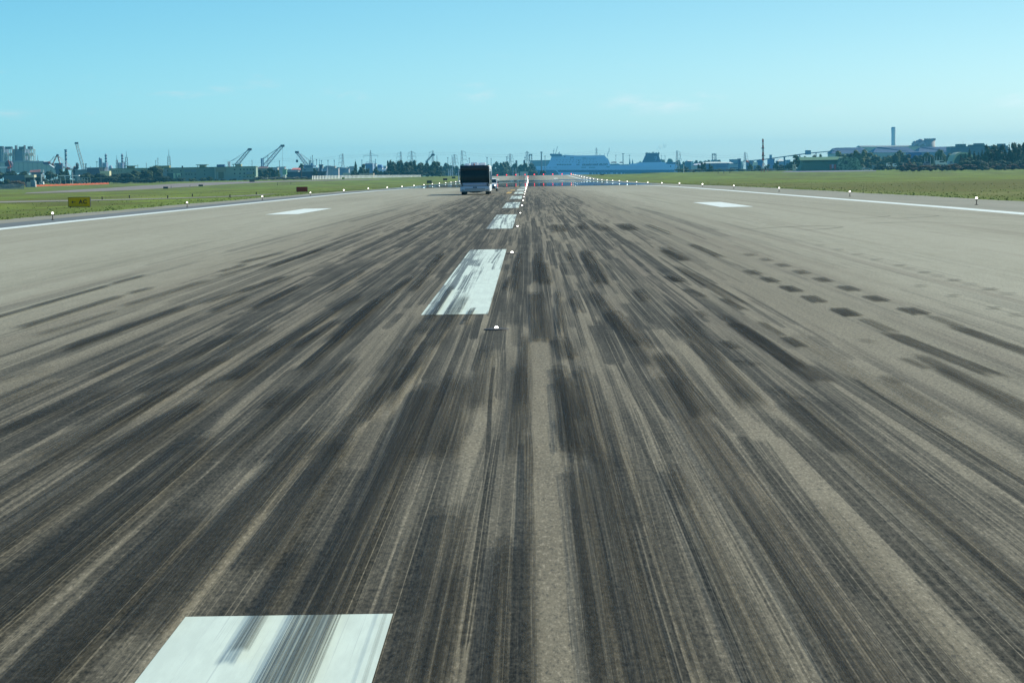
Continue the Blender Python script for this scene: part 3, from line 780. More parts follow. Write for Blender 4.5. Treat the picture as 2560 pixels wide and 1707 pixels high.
# ------------------------------------------------------------------ car
def car():
    Y0 = 306.0; XC = W(1226.5, 470, Y0).x; z0 = zg(XC, Y0)
    t = thing("small_car", "small white car with lit headlamps following beside the apron bus", "car", (XC, Y0, z0))
    white = M((.74, .79, .77), .3, 0, .02); glass = M((.012, .03, .034), .12, 0, 0); blk = M((.012, .014, .014), .6, 0, 0)
    prof = [(0, .32), (.02, .72), (.12, .90), (.95, 1.02), (1.50, 1.52), (1.75, 1.60), (3.2, 1.62), (3.62, 1.50), (3.70, .95), (3.72, .34), (3.2, .28), (.5, .28)]
    def wid(z): return .84 if z < 1.0 else .84-(z-1.0)*.26
    bm = B(); L_, R_ = [], []
    for y, z in prof: L_.append(bm.verts.new((XC-wid(z), Y0+y, z0+z))); R_.append(bm.verts.new((XC+wid(z), Y0+y, z0+z)))
    n = len(prof)
    for i in range(n): bm.faces.new((L_[i], L_[(i+1) % n], R_[(i+1) % n], R_[i]))
    bm.faces.new(L_[::-1]); bm.faces.new(R_)
    bmesh.ops.bevel(bm, geom=bm.edges[:], offset=.045, segments=2, affect='EDGES')
    obj("body", bm, white, t)
    def quadp(name, pts, mat, par=t):
        bm = B(); a = [bm.verts.new(p) for p in pts]; bm.faces.new(a)
        r_ = bmesh.ops.extrude_face_region(bm, geom=bm.faces[:]); bmesh.ops.translate(bm, verts=[v for v in r_['geom'] if isinstance(v, bmesh.types.BMVert)], vec=(0, .02, -.01))
        return obj(name, bm, mat, par)
    quadp("windscreen", [(XC-.74, Y0+.955, z0+1.055), (XC+.74, Y0+.955, z0+1.055), (XC+.645, Y0+1.445, z0+1.505), (XC-.645, Y0+1.445, z0+1.505)], glass)
    bm = B(); box(bm, XC-.56, XC+.56, Y0-.03, Y0+.05, z0+.50, z0+.66); obj("grille", bm, blk, t)
    bm = B(); box(bm, XC-.60, XC+.60, Y0-.035, Y0+.05, z0+.30, z0+.46); obj("air_intake", bm, blk, t)
    bm = B(); box(bm, XC-.26, XC+.26, Y0-.05, Y0-.02, z0+.48, z0+.58); obj("number_plate", bm, M((.6, .62, .6), .5), t)
    for s in (-1, 1):
        bm = B(); x = XC+s*.60; tube(bm, (x, Y0-.02, z0+.74), (x, Y0+.08, z0+.74), .13, .13, 16); hl = obj("headlight", bm, M((.5, .5, .5), .2), t)
        bm = B(); tube(bm, (x, Y0-.035, z0+.74), (x, Y0-.022, z0+.74), .085, .085, 14); obj("lens", bm, glow("headlamp", (1, .97, .88), 3.0), hl)
        bm = B(); box(bm, XC+s*.86, XC+s*1.03, Y0+1.02, Y0+1.12, z0+1.0, z0+1.15); bmesh.ops.bevel(bm, geom=bm.edges[:], offset=.03, segments=2, affect='EDGES'); obj("mirror", bm, blk, t)
        for yy in (.72, 2.98):
            bm = B(); x = XC+s*.76; tube(bm, (x-.10, Y0+yy, z0+.30), (x+.10, Y0+yy, z0+.30), .30, .30, 22); w = obj("wheel", bm, blk, t)
            bm = B(); tube(bm, (x+s*.098, Y0+yy, z0+.30), (x+s*.11, Y0+yy, z0+.30), .18, .17, 16); obj("rim", bm, M((.4, .4, .4), .4, .6), w)
        for a, c in ((1.35, 2.15), (2.25, 3.1)):
            bm = B(); prism(bm, [(XC+s*.828, z0+1.03), (XC+s*.70, z0+1.52), (XC+s*.715, z0+1.52), (XC+s*.843, z0+1.03)], Y0+a, Y0+c); obj("side_window", bm, glass, t)
car()

# ------------------------------------------------------------------ signs
def sign(label, px0, px1, py0, py1, face_mat, text=None, group=None, Y=None, legs=True, name="taxiway_sign"):
    g = gpix((px0+px1)/2, py1); Y = Y or g.y
    x0, x1 = W(px0, py1, Y).x, W(px1, py1, Y).x; z1 = W((px0+px1)/2, py0, Y).z; zb = zg(x0, Y); zp = W((px0+px1)/2, py1, Y).z
    zb2 = max(zp, zb+.03)
    t = thing(name, label, "sign", ((x0+x1)/2, Y, zb), group)
    bm = B(); box(bm, x0, x1, Y, Y+.28, zb2, z1); bmesh.ops.bevel(bm, geom=bm.edges[:], offset=.02, segments=1, affect='EDGES')
    obj("cabinet", bm, M((.035, .037, .022), .6), t)
    bm = B(); box(bm, x0+.035, x1-.035, Y-.012, Y+.01, zb2+.04, z1-.035); f = obj("face", bm, face_mat, t)
    for x in (x0+.15, x1-.15):
        bm = B(); tube(bm, (x, Y+.14, zb-.05), (x, Y+.14, zb2+.03), .035, .035, 8); obj("leg", bm, MAT_STEM, t)
    if text:
        cx = (x0+x1)/2; zc = (zb2+z1)/2; hgt = (z1-zb2)
        bm = B()
        # arrow to the left
        ax0, ax1 = x0+.17*(x1-x0), x0+.345*(x1-x0)
        def bar(p, q, w):
            p, q = Vector(p), Vector(q); d = (q-p).normalized(); nrm = Vector((-d.y, d.x))*w/2
            a = [p+nrm, q+nrm, q-nrm, p-nrm]; prism(bm, [(v.x, v.y) for v in a], Y-.020, Y-.008)
        bar((ax0+.01, zc), (ax1, zc), .045); 
        bar((ax0, zc), (ax0+.115, zc+.085), .04); bar((ax0, zc), (ax0+.115, zc-.085), .04)
        obj("arrow", bm, M((.012, .012, .008), .7), t)
        to = lettering("letters", text, hgt*.56, M((.012, .012, .008), .7), t, 1.18, .014)
        to.location = (x0+.67*(x1-x0)-cx, -.016, zc-zb)
    return t
YEL = M((.80, .45, .002), .8, 0, .06, .6, .05); BRN = M((.30, .040, .008), .85, 0, .1, .6, .04); BLK = M((.012, .014, .013), .6); DKY = M((.11, .085, .03), .7)
sign("yellow sign with a left arrow and the letters AC on the left grass", 170.3, 226, 493, 518.5, YEL, "AC")
sign("large reddish brown board standing in the grass left of the runway", 741, 769, 467.3, 480.4, BRN)
sign("low black board by the left taxiway, the nearer of the pair", 408, 420, 467, 472.3, BLK)
sign("low black board by the left taxiway, the farther of the pair", 496.3, 507.3, 461.8, 466.4, BLK)
sign("small yellowish board at the taxiway edge below the green buildings", 623.5, 636.5, 450, 455.4, DKY)
sign("dark olive board nearest the bus among the boards beside the left edge lamps", 1067, 1079.5, 451.5, 458.6, M((.06, .055, .02), .7), Y=640)
sign("dark red board between two olive boards behind the left edge lamps", 1107.7, 1118.2, 446.0, 451.4, M((.09, .03, .03), .7), Y=830)
sign("farthest small olive board left of the apron bus", 1129.5, 1138.5, 442, 446.4, M((.06, .055, .02), .7), Y=1120)
sign("dark green board in the grass before the ferry's hull", 1501, 1510, 435.4, 440, M((.03, .05, .02), .7), Y=1240)
def marker(px, pyb, pyt, label, mat, cap=None):
    g = gpix(px, pyb); z = zg(g.x, g.y); h = max(.25, (pyb-pyt)*g.y/F_PX)
    t = thing("marker_post", label, "post", (g.x, g.y, z), "small marker posts in the left grass")
    bm = B(); tube(bm, (g.x, g.y, z-.05), (g.x, g.y, z+h), .07, .055, 8); obj("post", bm, mat, t)
    bm = B(); lathe(bm, g.x, g.y, [(.085, z+h), (.085, z+h+.06), (.03, z+h+.09)], 10); obj("cap", bm, cap or mat, t)
k_ = 0
for px, pyb, pyt in ((255.5, 499.5, 496.8), (323.5, 495.2, 493), (419.3, 496.4, 493), (481, 491.6, 488.6), (575, 494, 490), (641, 486.8, 484.3), (427.8, 470.4, 465.4), (475, 466.8, 463.4)):
    marker(px, pyb, pyt, "small dark marker post in the left grass, %s from the left" % ordn(k_) if px not in (427.8, 475) else
           ("small dark post just right of the nearer black board" if px < 450 else "tiny dark post between the two low black boards"), M((.02, .022, .018), .8)); k_ += px not in (427.8, 475)
marker(693.8, 463.4, 456.5, "black and pale marker post standing in the grass left of the reddish board", M((.015, .015, .012), .8), M((.5, .5, .3), .8))
marker(727.2, 461.0, 456.0, "black marker post just above and left of the reddish board", M((.015, .015, .012), .8))

# ------------------------------------------------------------------ trees
def leaf_material(name, c0, c1):
    m, nt, b, out = new_mat(name)
    X, Y, Z, P = world_xyz(nt)
    oi = nt.nodes.new("ShaderNodeObjectInfo"); rnd = V(nt, oi.outputs["Random"])
    n = noise(nt, P, .22, 3, .6); n2 = noise(nt, P, 1.3, 2, .6)
    c = mixc(nt, sstep(nt, n*.6+n2*.4+(rnd-.5)*.22, .38, .62), c0, c1)
    nt.links.new(c.o, b.inputs["Base Color"]); b.inputs["Roughness"].default_value = .75; b.inputs["Specular IOR Level"].default_value = .15
    return m
LEAF_DK = leaf_material("dark_leaves", (.020, .040, .018), (.045, .075, .030))
LEAF_MD = leaf_material("mid_leaves", (.045, .075, .025), (.095, .125, .045))
LEAF_YL = leaf_material("yellow_leaves", (.10, .12, .035), (.18, .18, .055))
LEAF_BR = leaf_material("brown_scrub", (.055, .045, .028), (.12, .085, .045))
LEAF_GY = leaf_material("grey_scrub", (.075, .095, .070), (.14, .155, .115))
BARK = M((.07, .055, .04), .9)
def crown_mesh(kind, seed):
    """unit crown: width 1 (x,y), height 1 (z 0..1)"""
    rr = random.Random(seed); bm = B(); lobes = []
    if kind == "round":
        for _ in range(15):
            a = rr.uniform(0, 6.283); r = rr.uniform(.08, .34); lobes.append((r*math.cos(a), r*math.sin(a), rr.uniform(.22, .84), rr.uniform(.15, .25)))
        lobes.append((0, 0, .5, .36)); lobes.append((0, 0, .34, .34))
    elif kind == "umbrella":
        for _ in range(14):
            a = rr.uniform(0, 6.283); r = rr.uniform(.0, .36); lobes.append((r*math.cos(a), r*math.sin(a), .74-.5*r+rr.uniform(-.08, .06), rr.uniform(.15, .21)))
        lobes.append((0, 0, .45, .3))
    elif kind == "conifer":
        for i in range(12):
            t = i/11; a = rr.uniform(0, 6.283); lobes.append((.06*(1-t)*math.cos(a), .06*(1-t)*math.sin(a), .10+.84*t, .30*(1-t)**.8+.035))
    elif kind == "cypress":
        for i in range(10):
            t = i/9; lobes.append((rr.uniform(-.04, .04), rr.uniform(-.04, .04), .10+.80*t, .30*math.sin(math.pi*(.2+.75*t))+.04))
    else:  # hedge / low bush
        for _ in range(13):
            lobes.append((rr.uniform(-.36, .36), rr.uniform(-.3, .3), rr.uniform(.15, .62), rr.uniform(.15, .24)))
    tall = kind in ("conifer", "cypress")
    for lx, ly, lz, lr in lobes:
        s = lr*.95
        ico = bmesh.ops.create_icosphere(bm, subdivisions=1, radius=1)["verts"]
        for v in ico:
            k = rr.uniform(.75, 1.1); v.co = Vector((lx+v.co.x*s*k, ly+v.co.y*s*k, lz+v.co.z*s*k*(.75 if not tall else .4)))
    n = 760
    tot = sum(l[3]**2 for l in lobes)
    for lx, ly, lz, lr in lobes:
        for _ in range(int(n*lr*lr/tot)):
            d = Vector((rr.gauss(0, 1), rr.gauss(0, 1), rr.gauss(0, 1))).normalized()
            r = lr*rr.uniform(.72, 1.22)
            p = Vector((lx+d.x*r, ly+d.y*r, lz+d.z*r*(.75 if not tall else .45)))
            q = (d+Vector((rr.uniform(-.8, .8), rr.uniform(-.8, .8), rr.uniform(-.3, .9)))).normalized()
            a = q.cross(Vector((rr.uniform(-1, 1), rr.uniform(-1, 1), rr.uniform(-1, 1)))).normalized(); b = q.cross(a)
            sz = rr.uniform(.018, .040)
            vs_ = [bm.verts.new(p+a*sz*math.cos(t)+b*sz*.8*math.sin(t)) for t in (.3, 1.7, 3.2, 4.8)]
            bm.faces.new(vs_)
    me = D.meshes.new("crown"); bm.to_mesh(me); bm.free(); return me
CROWNS = {}
def crown(kind, i):
    if (kind, i) not in CROWNS: CROWNS[(kind, i)] = crown_mesh(kind, 100*len(CROWNS)+i)
    return CROWNS[(kind, i)]
_cm = {}
def crown_obj(kind, i, mat, parent):
    key = (kind, i, mat.name)
    if key not in _cm:
        me = crown(kind, i).copy(); me.materials.append(mat); _cm[key] = me
    o = D.objects.new("crown", _cm[key]); COL.objects.link(o); o.parent = parent; return o
def trunk_mesh(limbs, seed):
    rr = random.Random(seed); bm = B()
    tube(bm, (0, 0, 0), (.01, 0, .5), .035, .022, 7)
    for _ in range(limbs):
        a = rr.uniform(0, 6.283); z = rr.uniform(.25, .48); tube(bm, (.005, 0, z), (.25*math.cos(a), .25*math.sin(a), z+rr.uniform(.18, .32)), .014, .006, 5)
    me = D.meshes.new("trunk"); bm.to_mesh(me); bm.free(); me.materials.append(BARK); return me
TRUNKS = [trunk_mesh(5, s) for s in range(3)]
_tr = random.Random(5)
def tree(px, top, wpx, Y, label, kind="round", mat=None, name="tree", group=None, base=None, cat="tree"):
    """px: middle in the photo; top: pixel height of its top; wpx: width in pixels; Y: distance"""
    mat = mat or LEAF_DK
    x = W(px, top, Y).x; zb = zg(x, Y); H = W(px, top, Y).z-zb; wd = wpx*Y/F_PX
    if name in ("tree", "pine_tree", "cypress_tree"): H = max(H, 2.5)
    t = thing(name, label, cat, (x, Y, zb), group)
    low = {"round": .10, "umbrella": .0, "conifer": .02, "cypress": .02, "hedge": -.05}[kind]
    c = crown_obj(kind, _tr.randrange(3), mat, t)
    ztop = {"round": 1.0, "umbrella": .98, "conifer": 1.0, "cypress": .98, "hedge": .82}[kind]
    c.scale = (wd*1.18, min(wd*1.18, 14) if kind != "hedge" else min(wd, 8), H/ztop*1.02); c.location = (0, 0, -low*0)
    if kind == "round": c.location = (0, 0, 0)
    c.rotation_euler = (0, 0, 0 if kind == "hedge" and wd > 12 else _tr.uniform(0, 6.28))
    if kind != "hedge":
        k = D.objects.new("trunk", TRUNKS[_tr.randrange(3)]); COL.objects.link(k); k.parent = t; k.scale = (max(wd, 3), max(wd, 3), H)
    return t

# ------------------------------------------------------------------ building helpers
def bpart(name, parts, mat, Y, dep, parent, smooth=False):
    bm = B()
    for p in parts: pbox(bm, *p, Y, dep)
    return obj(name, bm, mat, parent, smooth)
def tbox(px0, px1, py1, Y):
    x = W((px0+px1)/2, py1, Y).x; return (x, Y, zg(x, Y))
WIN = M((.020, .035, .040), .3, 0, .0)
def building(name, label, px0, px1, top, bot, Y, wall, roof=None, dep=14, windows=(), cat="building", group=None, parapet=0, win_mat=None, bottom_drop=3.0, roof_pts=None):
    t = thing(name, label, cat, tbox(px0, px1, bot, Y), group)
    bm = B(); v = pbox(bm, px0, px1, top, bot, Y, dep); zb = min(v_.co.z for v_ in bm.verts)
    g = zg(t.location.x, Y)
    for v_ in bm.verts:
        if v_.co.z <= zb+.01: v_.co.z = min(zb, g)-.3
    w = obj("wall", bm, wall, t)
    if roof is not None:
        if roof_pts:
            bm = B(); pprism(bm, roof_pts, Y-.4, dep+.8)
            zs_ = [v_.co.z for v_ in bm.verts]; zm = (min(zs_)+max(zs_))/2
            for v_ in bm.verts:
                if v_.co.z > zm: v_.co.y += dep*.42*(1 if v_.co.y < Y+dep/2 else -1)
            obj("roof", bm, roof, t)
        else:
            bm = B(); a = W(px0, top, Y); b = W(px1, top, Y); zt = W((px0+px1)/2, top, Y).z
            box(bm, a.x-.35, b.x+.35, Y-.4, Y+dep+.4, zt+.002, zt+.35); obj("roof", bm, roof, t)
    for wd in windows:
        bm = B(); pbox(bm, *wd, Y-.05, .04); obj("window", bm, win_mat or WIN, t)
    return t
def mast(px, top, bot, Y, w, mat, label, name="light_mast", group=None, head=None, cat="mast", lean=0.0):
    a = W(px+lean, top, Y); x = W(px, bot, Y).x; zb = zg(x, Y)
    t = thing(name, label, cat, (x, Y, zb), group)
    bm = B(); tube(bm, (x, Y, zb), (a.x, Y, a.z), w, w*.6, 8); obj("pole", bm, mat, t)
    if head:
        bm = B(); hw, hh = head; box(bm, a.x-hw/2, a.x+hw/2, Y-.5, Y+.5, a.z-hh, a.z); obj("lamp_head", bm, mat, t)
    return t
def lattice(bm, p0, p1, w0, w1, n, r, up=Vector((0, 1, 0))):
    """a square lattice beam from p0 to p1"""
    p0, p1 = Vector(p0), Vector(p1); d = (p1-p0).normalized(); s = d.cross(up).normalized(); u2 = s.cross(d)
    def c(t, i):
        w = (w0+(w1-w0)*t)/2; q = p0.lerp(p1, t); return q+s*w*(1 if i in (0, 1) else -1)+u2*w*(1 if i in (0, 3) else -1)
    for i in range(4): tube(bm, c(0, i), c(1, i), r, r, 4, False)
    for k in range(n):
        for i in range(4):
            a, b = (i, (i+1) % 4) if k % 2 else ((i+1) % 4, i)
            tube(bm, c(k/n, a), c((k+1)/n, b), r*.7, r*.7, 4, False)
GALV = M((.28, .33, .34), .6, .3)
def pylon(px, top, Y, label, arms, bot=425, w0=7.0):
    x = W(px, bot, Y).x; zb = zg(x, Y); zt = W(px, top, Y).z; H = zt-zb
    t = thing("power_pylon", label, "pylon", (x, Y, zb), "power pylons on the skyline")
    bm = B(); lattice(bm, (x, Y, zb), (x, Y, zb+H*.62), w0, 2.2, 8, .19); lattice(bm, (x, Y, zb+H*.62), (x, Y, zt), 2.2, .9, 7, .19); obj("tower", bm, GALV, t)
    for f, l, sd in arms:
        z = zb+H*f
        bm = B()
        for s in ((-1, 1) if sd == 0 else (sd,)):
            tube(bm, (x, Y, z), (x+s*l, Y, z+.4), .17, .10, 5); tube(bm, (x, Y, z+2.2), (x+s*l, Y, z+.4), .13, .1, 5)
            tube(bm, (x+s*l, Y, z+.4), (x+s*l, Y, z-2.4), .16, .16, 5)
        obj("cross_arm", bm, GALV, t)
A3 = lambda l: [(.66, l, 0), (.80, l*.85, 0), (.93, l*.7, 0)]
A3s = lambda l, s: [(.66, l, s), (.80, l*.85, s), (.93, l*.7, s)]

# ------------------------------------------------------------------ far left: power plant, conveyor hall, stackers, refinery
CREAM = M((.52, .52, .42), .7); STEELB = M((.16, .22, .30), .6); CONC = M((.38, .38, .34), .8); PALEG = M((.42, .52, .46), .7)
RED = M((.50, .09, .05), .6); WHT = M((.78, .78, .74), .5); DKB = M((.05, .08, .15), .6); DARKM = M((.03, .035, .04), .7)
GREENW = M((.22, .31, .24), .8); GREEND = M((.11, .20, .14), .8); YELB = M((.30, .28, .12), .8); BLUEM = M((.04, .10, .22), .5)
def power_plant():
    Y = 2600; t = thing("power_plant", "grey boiler house with cream pipework towers at the far left edge", "power plant", tbox(0, 85, 420, Y))
    for a, b, c in ((-14, 9, 369), (30, 62, 373)):
        bm = B(); pbox(bm, a, b, c, 425, Y+10, 30); obj("boiler_house", bm, STEELB, t)
    for a, b, c in ((5, 32, 373), (58, 84, 373)):
        bm = B(); x0, x1 = W(a, 400, Y).x, W(b, 400, Y).x; zt = W((a+b)/2, c, Y).z
        zs = [zg(x0, Y)+(zt-zg(x0, Y))*k/5 for k in range(6)]
        for x in (x0, (x0*2+x1)/3, (x0+x1*2)/3, x1):
            for y_ in (Y, Y+8): tube(bm, (x, y_, zs[0]), (x, y_, zs[-1]), .42, .42, 4)
        for z in zs[1:]:
            box(bm, x0-.5, x1+.5, Y-.5, Y+8.5, z-.35, z)
        for k in range(2, 5):
            box(bm, x0+1.2, (x0+x1)/2, Y+1, Y+6, zs[k]+.1, zs[k]+2.6); box(bm, (x0+x1)/2+1, x1-.8, Y+1.5, Y+6, zs[k]+.1, zs[k]+(1.6 if k % 2 else 3.0))
        obj("steel_tower", bm, CREAM, t)
        bm = B(); 
        pts = [(a+4, 420), (a+4, 388), (a+6, 384), (a+12, 384), (a+14, 388), (a+14, 412)]
        for p, q in zip(pts, pts[1:]):
            u, v_ = W(*p, Y-2), W(*q, Y-2); tube(bm, u, v_, 1.0, 1.0, 8)
        obj("duct", bm, M((.62, .60, .50), .6), t)
    for a, b, c, d_ in ((-3, 6, 366, 370), (12, 28, 367, 371), (47, 60, 367, 373), (69, 79, 366.5, 371), (37, 39, 364, 373), (59, 60.5, 363.5, 372)):
        bm = B(); pbox(bm, a, b, c, d_+1.5, Y+4, 8); obj("roof_unit", bm, DARKM, t)
    for px in (76, 82, 43):
        bm = B(); u = W(px, 362, Y+3); tube(bm, (u.x, Y+3, W(px, 373, Y+3).z-2), (u.x, Y+3, u.z), .25, .15, 5); obj("antenna", bm, GALV, t)
power_plant()
def conveyor_hall():
    Y = 2000; t = thing("storage_hall", "long pale green ribbed hall below the boiler house", "warehouse", tbox(-10, 140, 430, Y))
    bm = B(); pprism(bm, [(-25, 433), (-25, 408.5), (40, 406.3), (108, 409), (140, 424), (143, 433)], Y, 20)
    for v in bm.verts:
        if v.co.z < zg(0, 2500)+1.5: v.co.z = zg(0, 2500)-.5
    obj("wall", bm, PALEG, t)
    bm = B(); pprism(bm, [(-25, 408.4), (-25, 404.5), (40, 402.3), (108, 403.2), (141, 423.6), (108, 408.8), (40, 406.1)], Y-.4, 20.8); obj("roof", bm, M((.33, .42, .44), .6), t)
    bm = B()
    for k in range(-2, 12):
        px = 12+11.6*k
        if px > 130: break
        tp = 407.3 if px < 108 else 407.3+(px-108)*.47
        pbox(bm, px-.35, px+.35, tp, 432, Y-.25, .22)
    obj("rib", bm, M((.16, .26, .27), .7), t)
conveyor_hall()
def striped(bm_r, bm_w, p, q, r, n, Y):
    a, b = W(*p, Y), W(*q, Y)
    for k in range(n):
        tube(bm_r if k % 2 == 0 else bm_w, a.lerp(b, k/n), a.lerp(b, (k+1)/n), r, r, 6)
def stacker():
    Y = 1800; t = thing("stacker", "red and white stacker with a raised A-frame in front of the pale green hall", "stacker", tbox(130, 155, 430, Y))
    for p, q in (((143, 387), (131, 412)), ((143, 387), (151, 412)), ((144, 387), (148, 404))):
        br, bw = B(), B(); striped(br, bw, p, q, .55, 5, Y); obj("frame", br, RED, t); obj("frame", bw, WHT, t)
    bm = B(); pbox(bm, 141, 146, 386, 390, Y-.8, 2); obj("apex", bm, DKB, t)
    bm = B(); pbox(bm, 136, 155, 408, 425, Y, 5); pbox(bm, 139, 153, 424, 436, Y, 5); obj("body", bm, DKB, t)
    bm = B(); pprism(bm, [(107, 405), (122, 404), (123, 411.5), (111, 412), (107, 409)], Y, 5); obj("counterweight", bm, M((.09, .12, .22), .6), t)
    br, bw = B(), B(); striped(br, bw, (121, 405.5), (139, 416), .85, 4, Y); obj("boom", br, RED, t); obj("boom", bw, WHT, t)
    br, bw = B(), B(); striped(bw, br, (158, 418), (184, 425), 1.0, 3, Y); obj("boom", br, RED, t); obj("boom", bw, WHT, t)
    bm = B(); a, b = W(184, 425, Y), W(192, 426.5, Y); tube(bm, a, b, 1.0, .8, 6); a, b = W(190, 426, Y), W(186, 415, Y); tube(bm, a, b, .35, .3, 6); obj("boom_head", bm, RED, t)
    for p, q in (((143, 388), (122, 405)), ((144, 388), (170, 421)), ((135, 390), (126, 405)), ((144, 388), (186, 424))):
        bm = B(); tube(bm, W(*p, Y), W(*q, Y), .14, .14, 4); obj("stay_cable", bm, M((.6, .55, .5), .6), t)
    Y = 1850; t = thing("stacker", "dark stacker with a white boom at the far left end of the hall", "stacker", tbox(10, 30, 430, Y))
    bm = B(); pprism(bm, [(12, 408), (17, 402), (26, 403), (30, 410), (28, 418), (22, 424), (14, 419)], Y, 5); obj("body", bm, M((.06, .05, .09), .7), t)
    bm = B(); pbox(bm, 15, 25, 420, 434, Y, 4); obj("leg", bm, DKB, t)
    bm = B(); pbox(bm, -12, 20, 417, 421, Y-1.2, 1); obj("boom", bm, WHT, t)
    br = B(); tube(br, W(19, 420, Y-1.5), W(27, 417.5, Y-1.5), 1.0, .6, 6); tube(br, W(21, 401, Y-1.5), W(26, 418, Y-1.5), .45, .45, 6); obj("boom_head", br, RED, t)
stacker()
def chimney(px, top, bot, wpx, Y, label, bands=6, side=None):
    x = W(px, bot, Y).x; zb = zg(x, Y); zt = W(px, top, Y).z; r = wpx*Y/F_PX/2; h = zt-zb
    t = thing("chimney", label, "chimney", (x, Y, zb))
    z0b = W(px, bot, Y).z
    bm = B(); lathe(bm, x, Y, [(r, zb), (r*.98, z0b)], 16); obj("shaft", bm, M((.22, .27, .33), .7), t, True)
    for k in range(bands):
        a, b = z0b+(zt-z0b)*k/bands, z0b+(zt-z0b)*(k+1)/bands
        bm = B(); lathe(bm, x, Y, [(r*.98, a+.01), (r*.98, b)], 16); obj("band", bm, M((.06, .09, .14), .6) if k % 2 else M((.34, .38, .42), .6), t, True)
    bm = B(); lathe(bm, x, Y, [(r*1.2, zt-.1), (r*1.25, zt+.9), (r*.9, zt+.95)], 16); obj("platform", bm, M((.1, .12, .15), .6), t)
chimney(165, 376, 407, 6, 2900, "dark banded chimney between the stacker and the pale crane boom", 6)
def refinery(px0, chim, label, cols, Y=2900):
    t = thing("refinery_unit", label, "refinery", tbox(px0, px0+24, 425, Y))
    x = W(chim, 400, Y).x; r = 6.0*Y/F_PX/2; zt = W(chim, 385, Y).z; zb = W(chim, 409, Y).z; z0 = zg(x, Y)
    bm = B(); lathe(bm, x, Y, [(r*1.1, z0), (r, zb)], 14); obj("shaft", bm, M((.20, .26, .36), .7), t, True)
    for k in range(7):
        a, b = zb+(zt-zb)*k/7, zb+(zt-zb)*(k+1)/7
        bm = B(); lathe(bm, x, Y, [(r*(.85+.12*(k % 2)), a+.01), (r*(.85+.12*(k % 2)), b)], 14); obj("band", bm, M((.07, .10, .16), .6) if k % 2 else M((.5, .52, .58), .6), t, True)
    for px, tp, w in cols:
        bm = B(); xx = W(px, 400, Y).x; lathe(bm, xx, Y+3, [(w, z0), (w, W(px, tp, Y).z-w), (w*.6, W(px, tp, Y).z-w*.3), (.1, W(px, tp, Y).z)], 12); obj("column", bm, M((.22, .28, .33), .5, .3), t, True)
    bm = B(); pbox(bm, px0+8, px0+22, 407, 430, Y+6, 8); obj("process_block", bm, M((.17, .22, .32), .7), t)
    bm = B()
    for k in range(6):
        xx = W(px0+3*k+2, 400, Y).x; tube(bm, (xx, Y-2, z0), (xx, Y-2, W(px0, 414+(k*37) % 5, Y).z), .25, .25, 4)
    obj("pipe_rack", bm, GALV, t)
refinery(246, 264.8, "refinery unit with a banded stack and twin columns, the left one of two", [(248.5, 393.5, 1.3), (252.3, 395.5, 1.1), (247, 402, .8)])
refinery(288, 305.6, "refinery unit with a banded stack beside a lattice mast, the right one of two", [(292.5, 399, .9), (297, 406, .8), (310, 404, .7)])
def lattice_mast(px, top, bot, Y, w, label, name="lattice_mast", group=None, mat=None):
    x = W(px, bot, Y).x; zb = zg(x, Y); zt = W(px, top, Y).z
    t = thing(name, label, "mast", (x, Y, zb), group)
    bm = B(); lattice(bm, (x, Y, zb), (x, Y, zt-(zt-zb)*.2), w, w*.55, 12, .17); tube(bm, (x, Y, zt-(zt-zb)*.2), (x, Y, zt), .3, .12, 6); obj("tower", bm, mat or GALV, t)
    return t
lattice_mast(317, 379, 425, 2500, 3.4, "slim dark lattice mast just right of the refinery units", mat=M((.12, .16, .17), .6))
lattice_mast(292.5, 388, 425, 2700, 2.4, "thin lattice mast between the two refinery units", mat=M((.16, .20, .2), .6))
lattice_mast(423, 374, 423, 2300, 3.6, "tall narrow lattice stack rising above the left green building", mat=M((.16, .21, .22), .6))
lattice_mast(94.3, 388, 404, 2500, 3.2, "short dark red derrick between boiler house and stacker", mat=M((.16, .07, .09), .6))
t = thing("storage_dome", "bluish storage dome between the two refinery units", "dome", tbox(270, 284, 425, 2950))
bm = B(); x, z = t.location.x, W(277, 413.5, 2950).z; zb = t.location.z; r = 7.4*2950/F_PX
lathe(bm, x, 2950, [(r*1.02, zb), (r, zb+(z-zb)*.45), (r*.82, zb+(z-zb)*.8), (r*.4, zb+(z-zb)*.97), (.1, z)], 20); obj("shell", bm, M((.28, .34, .42), .6), t, True)

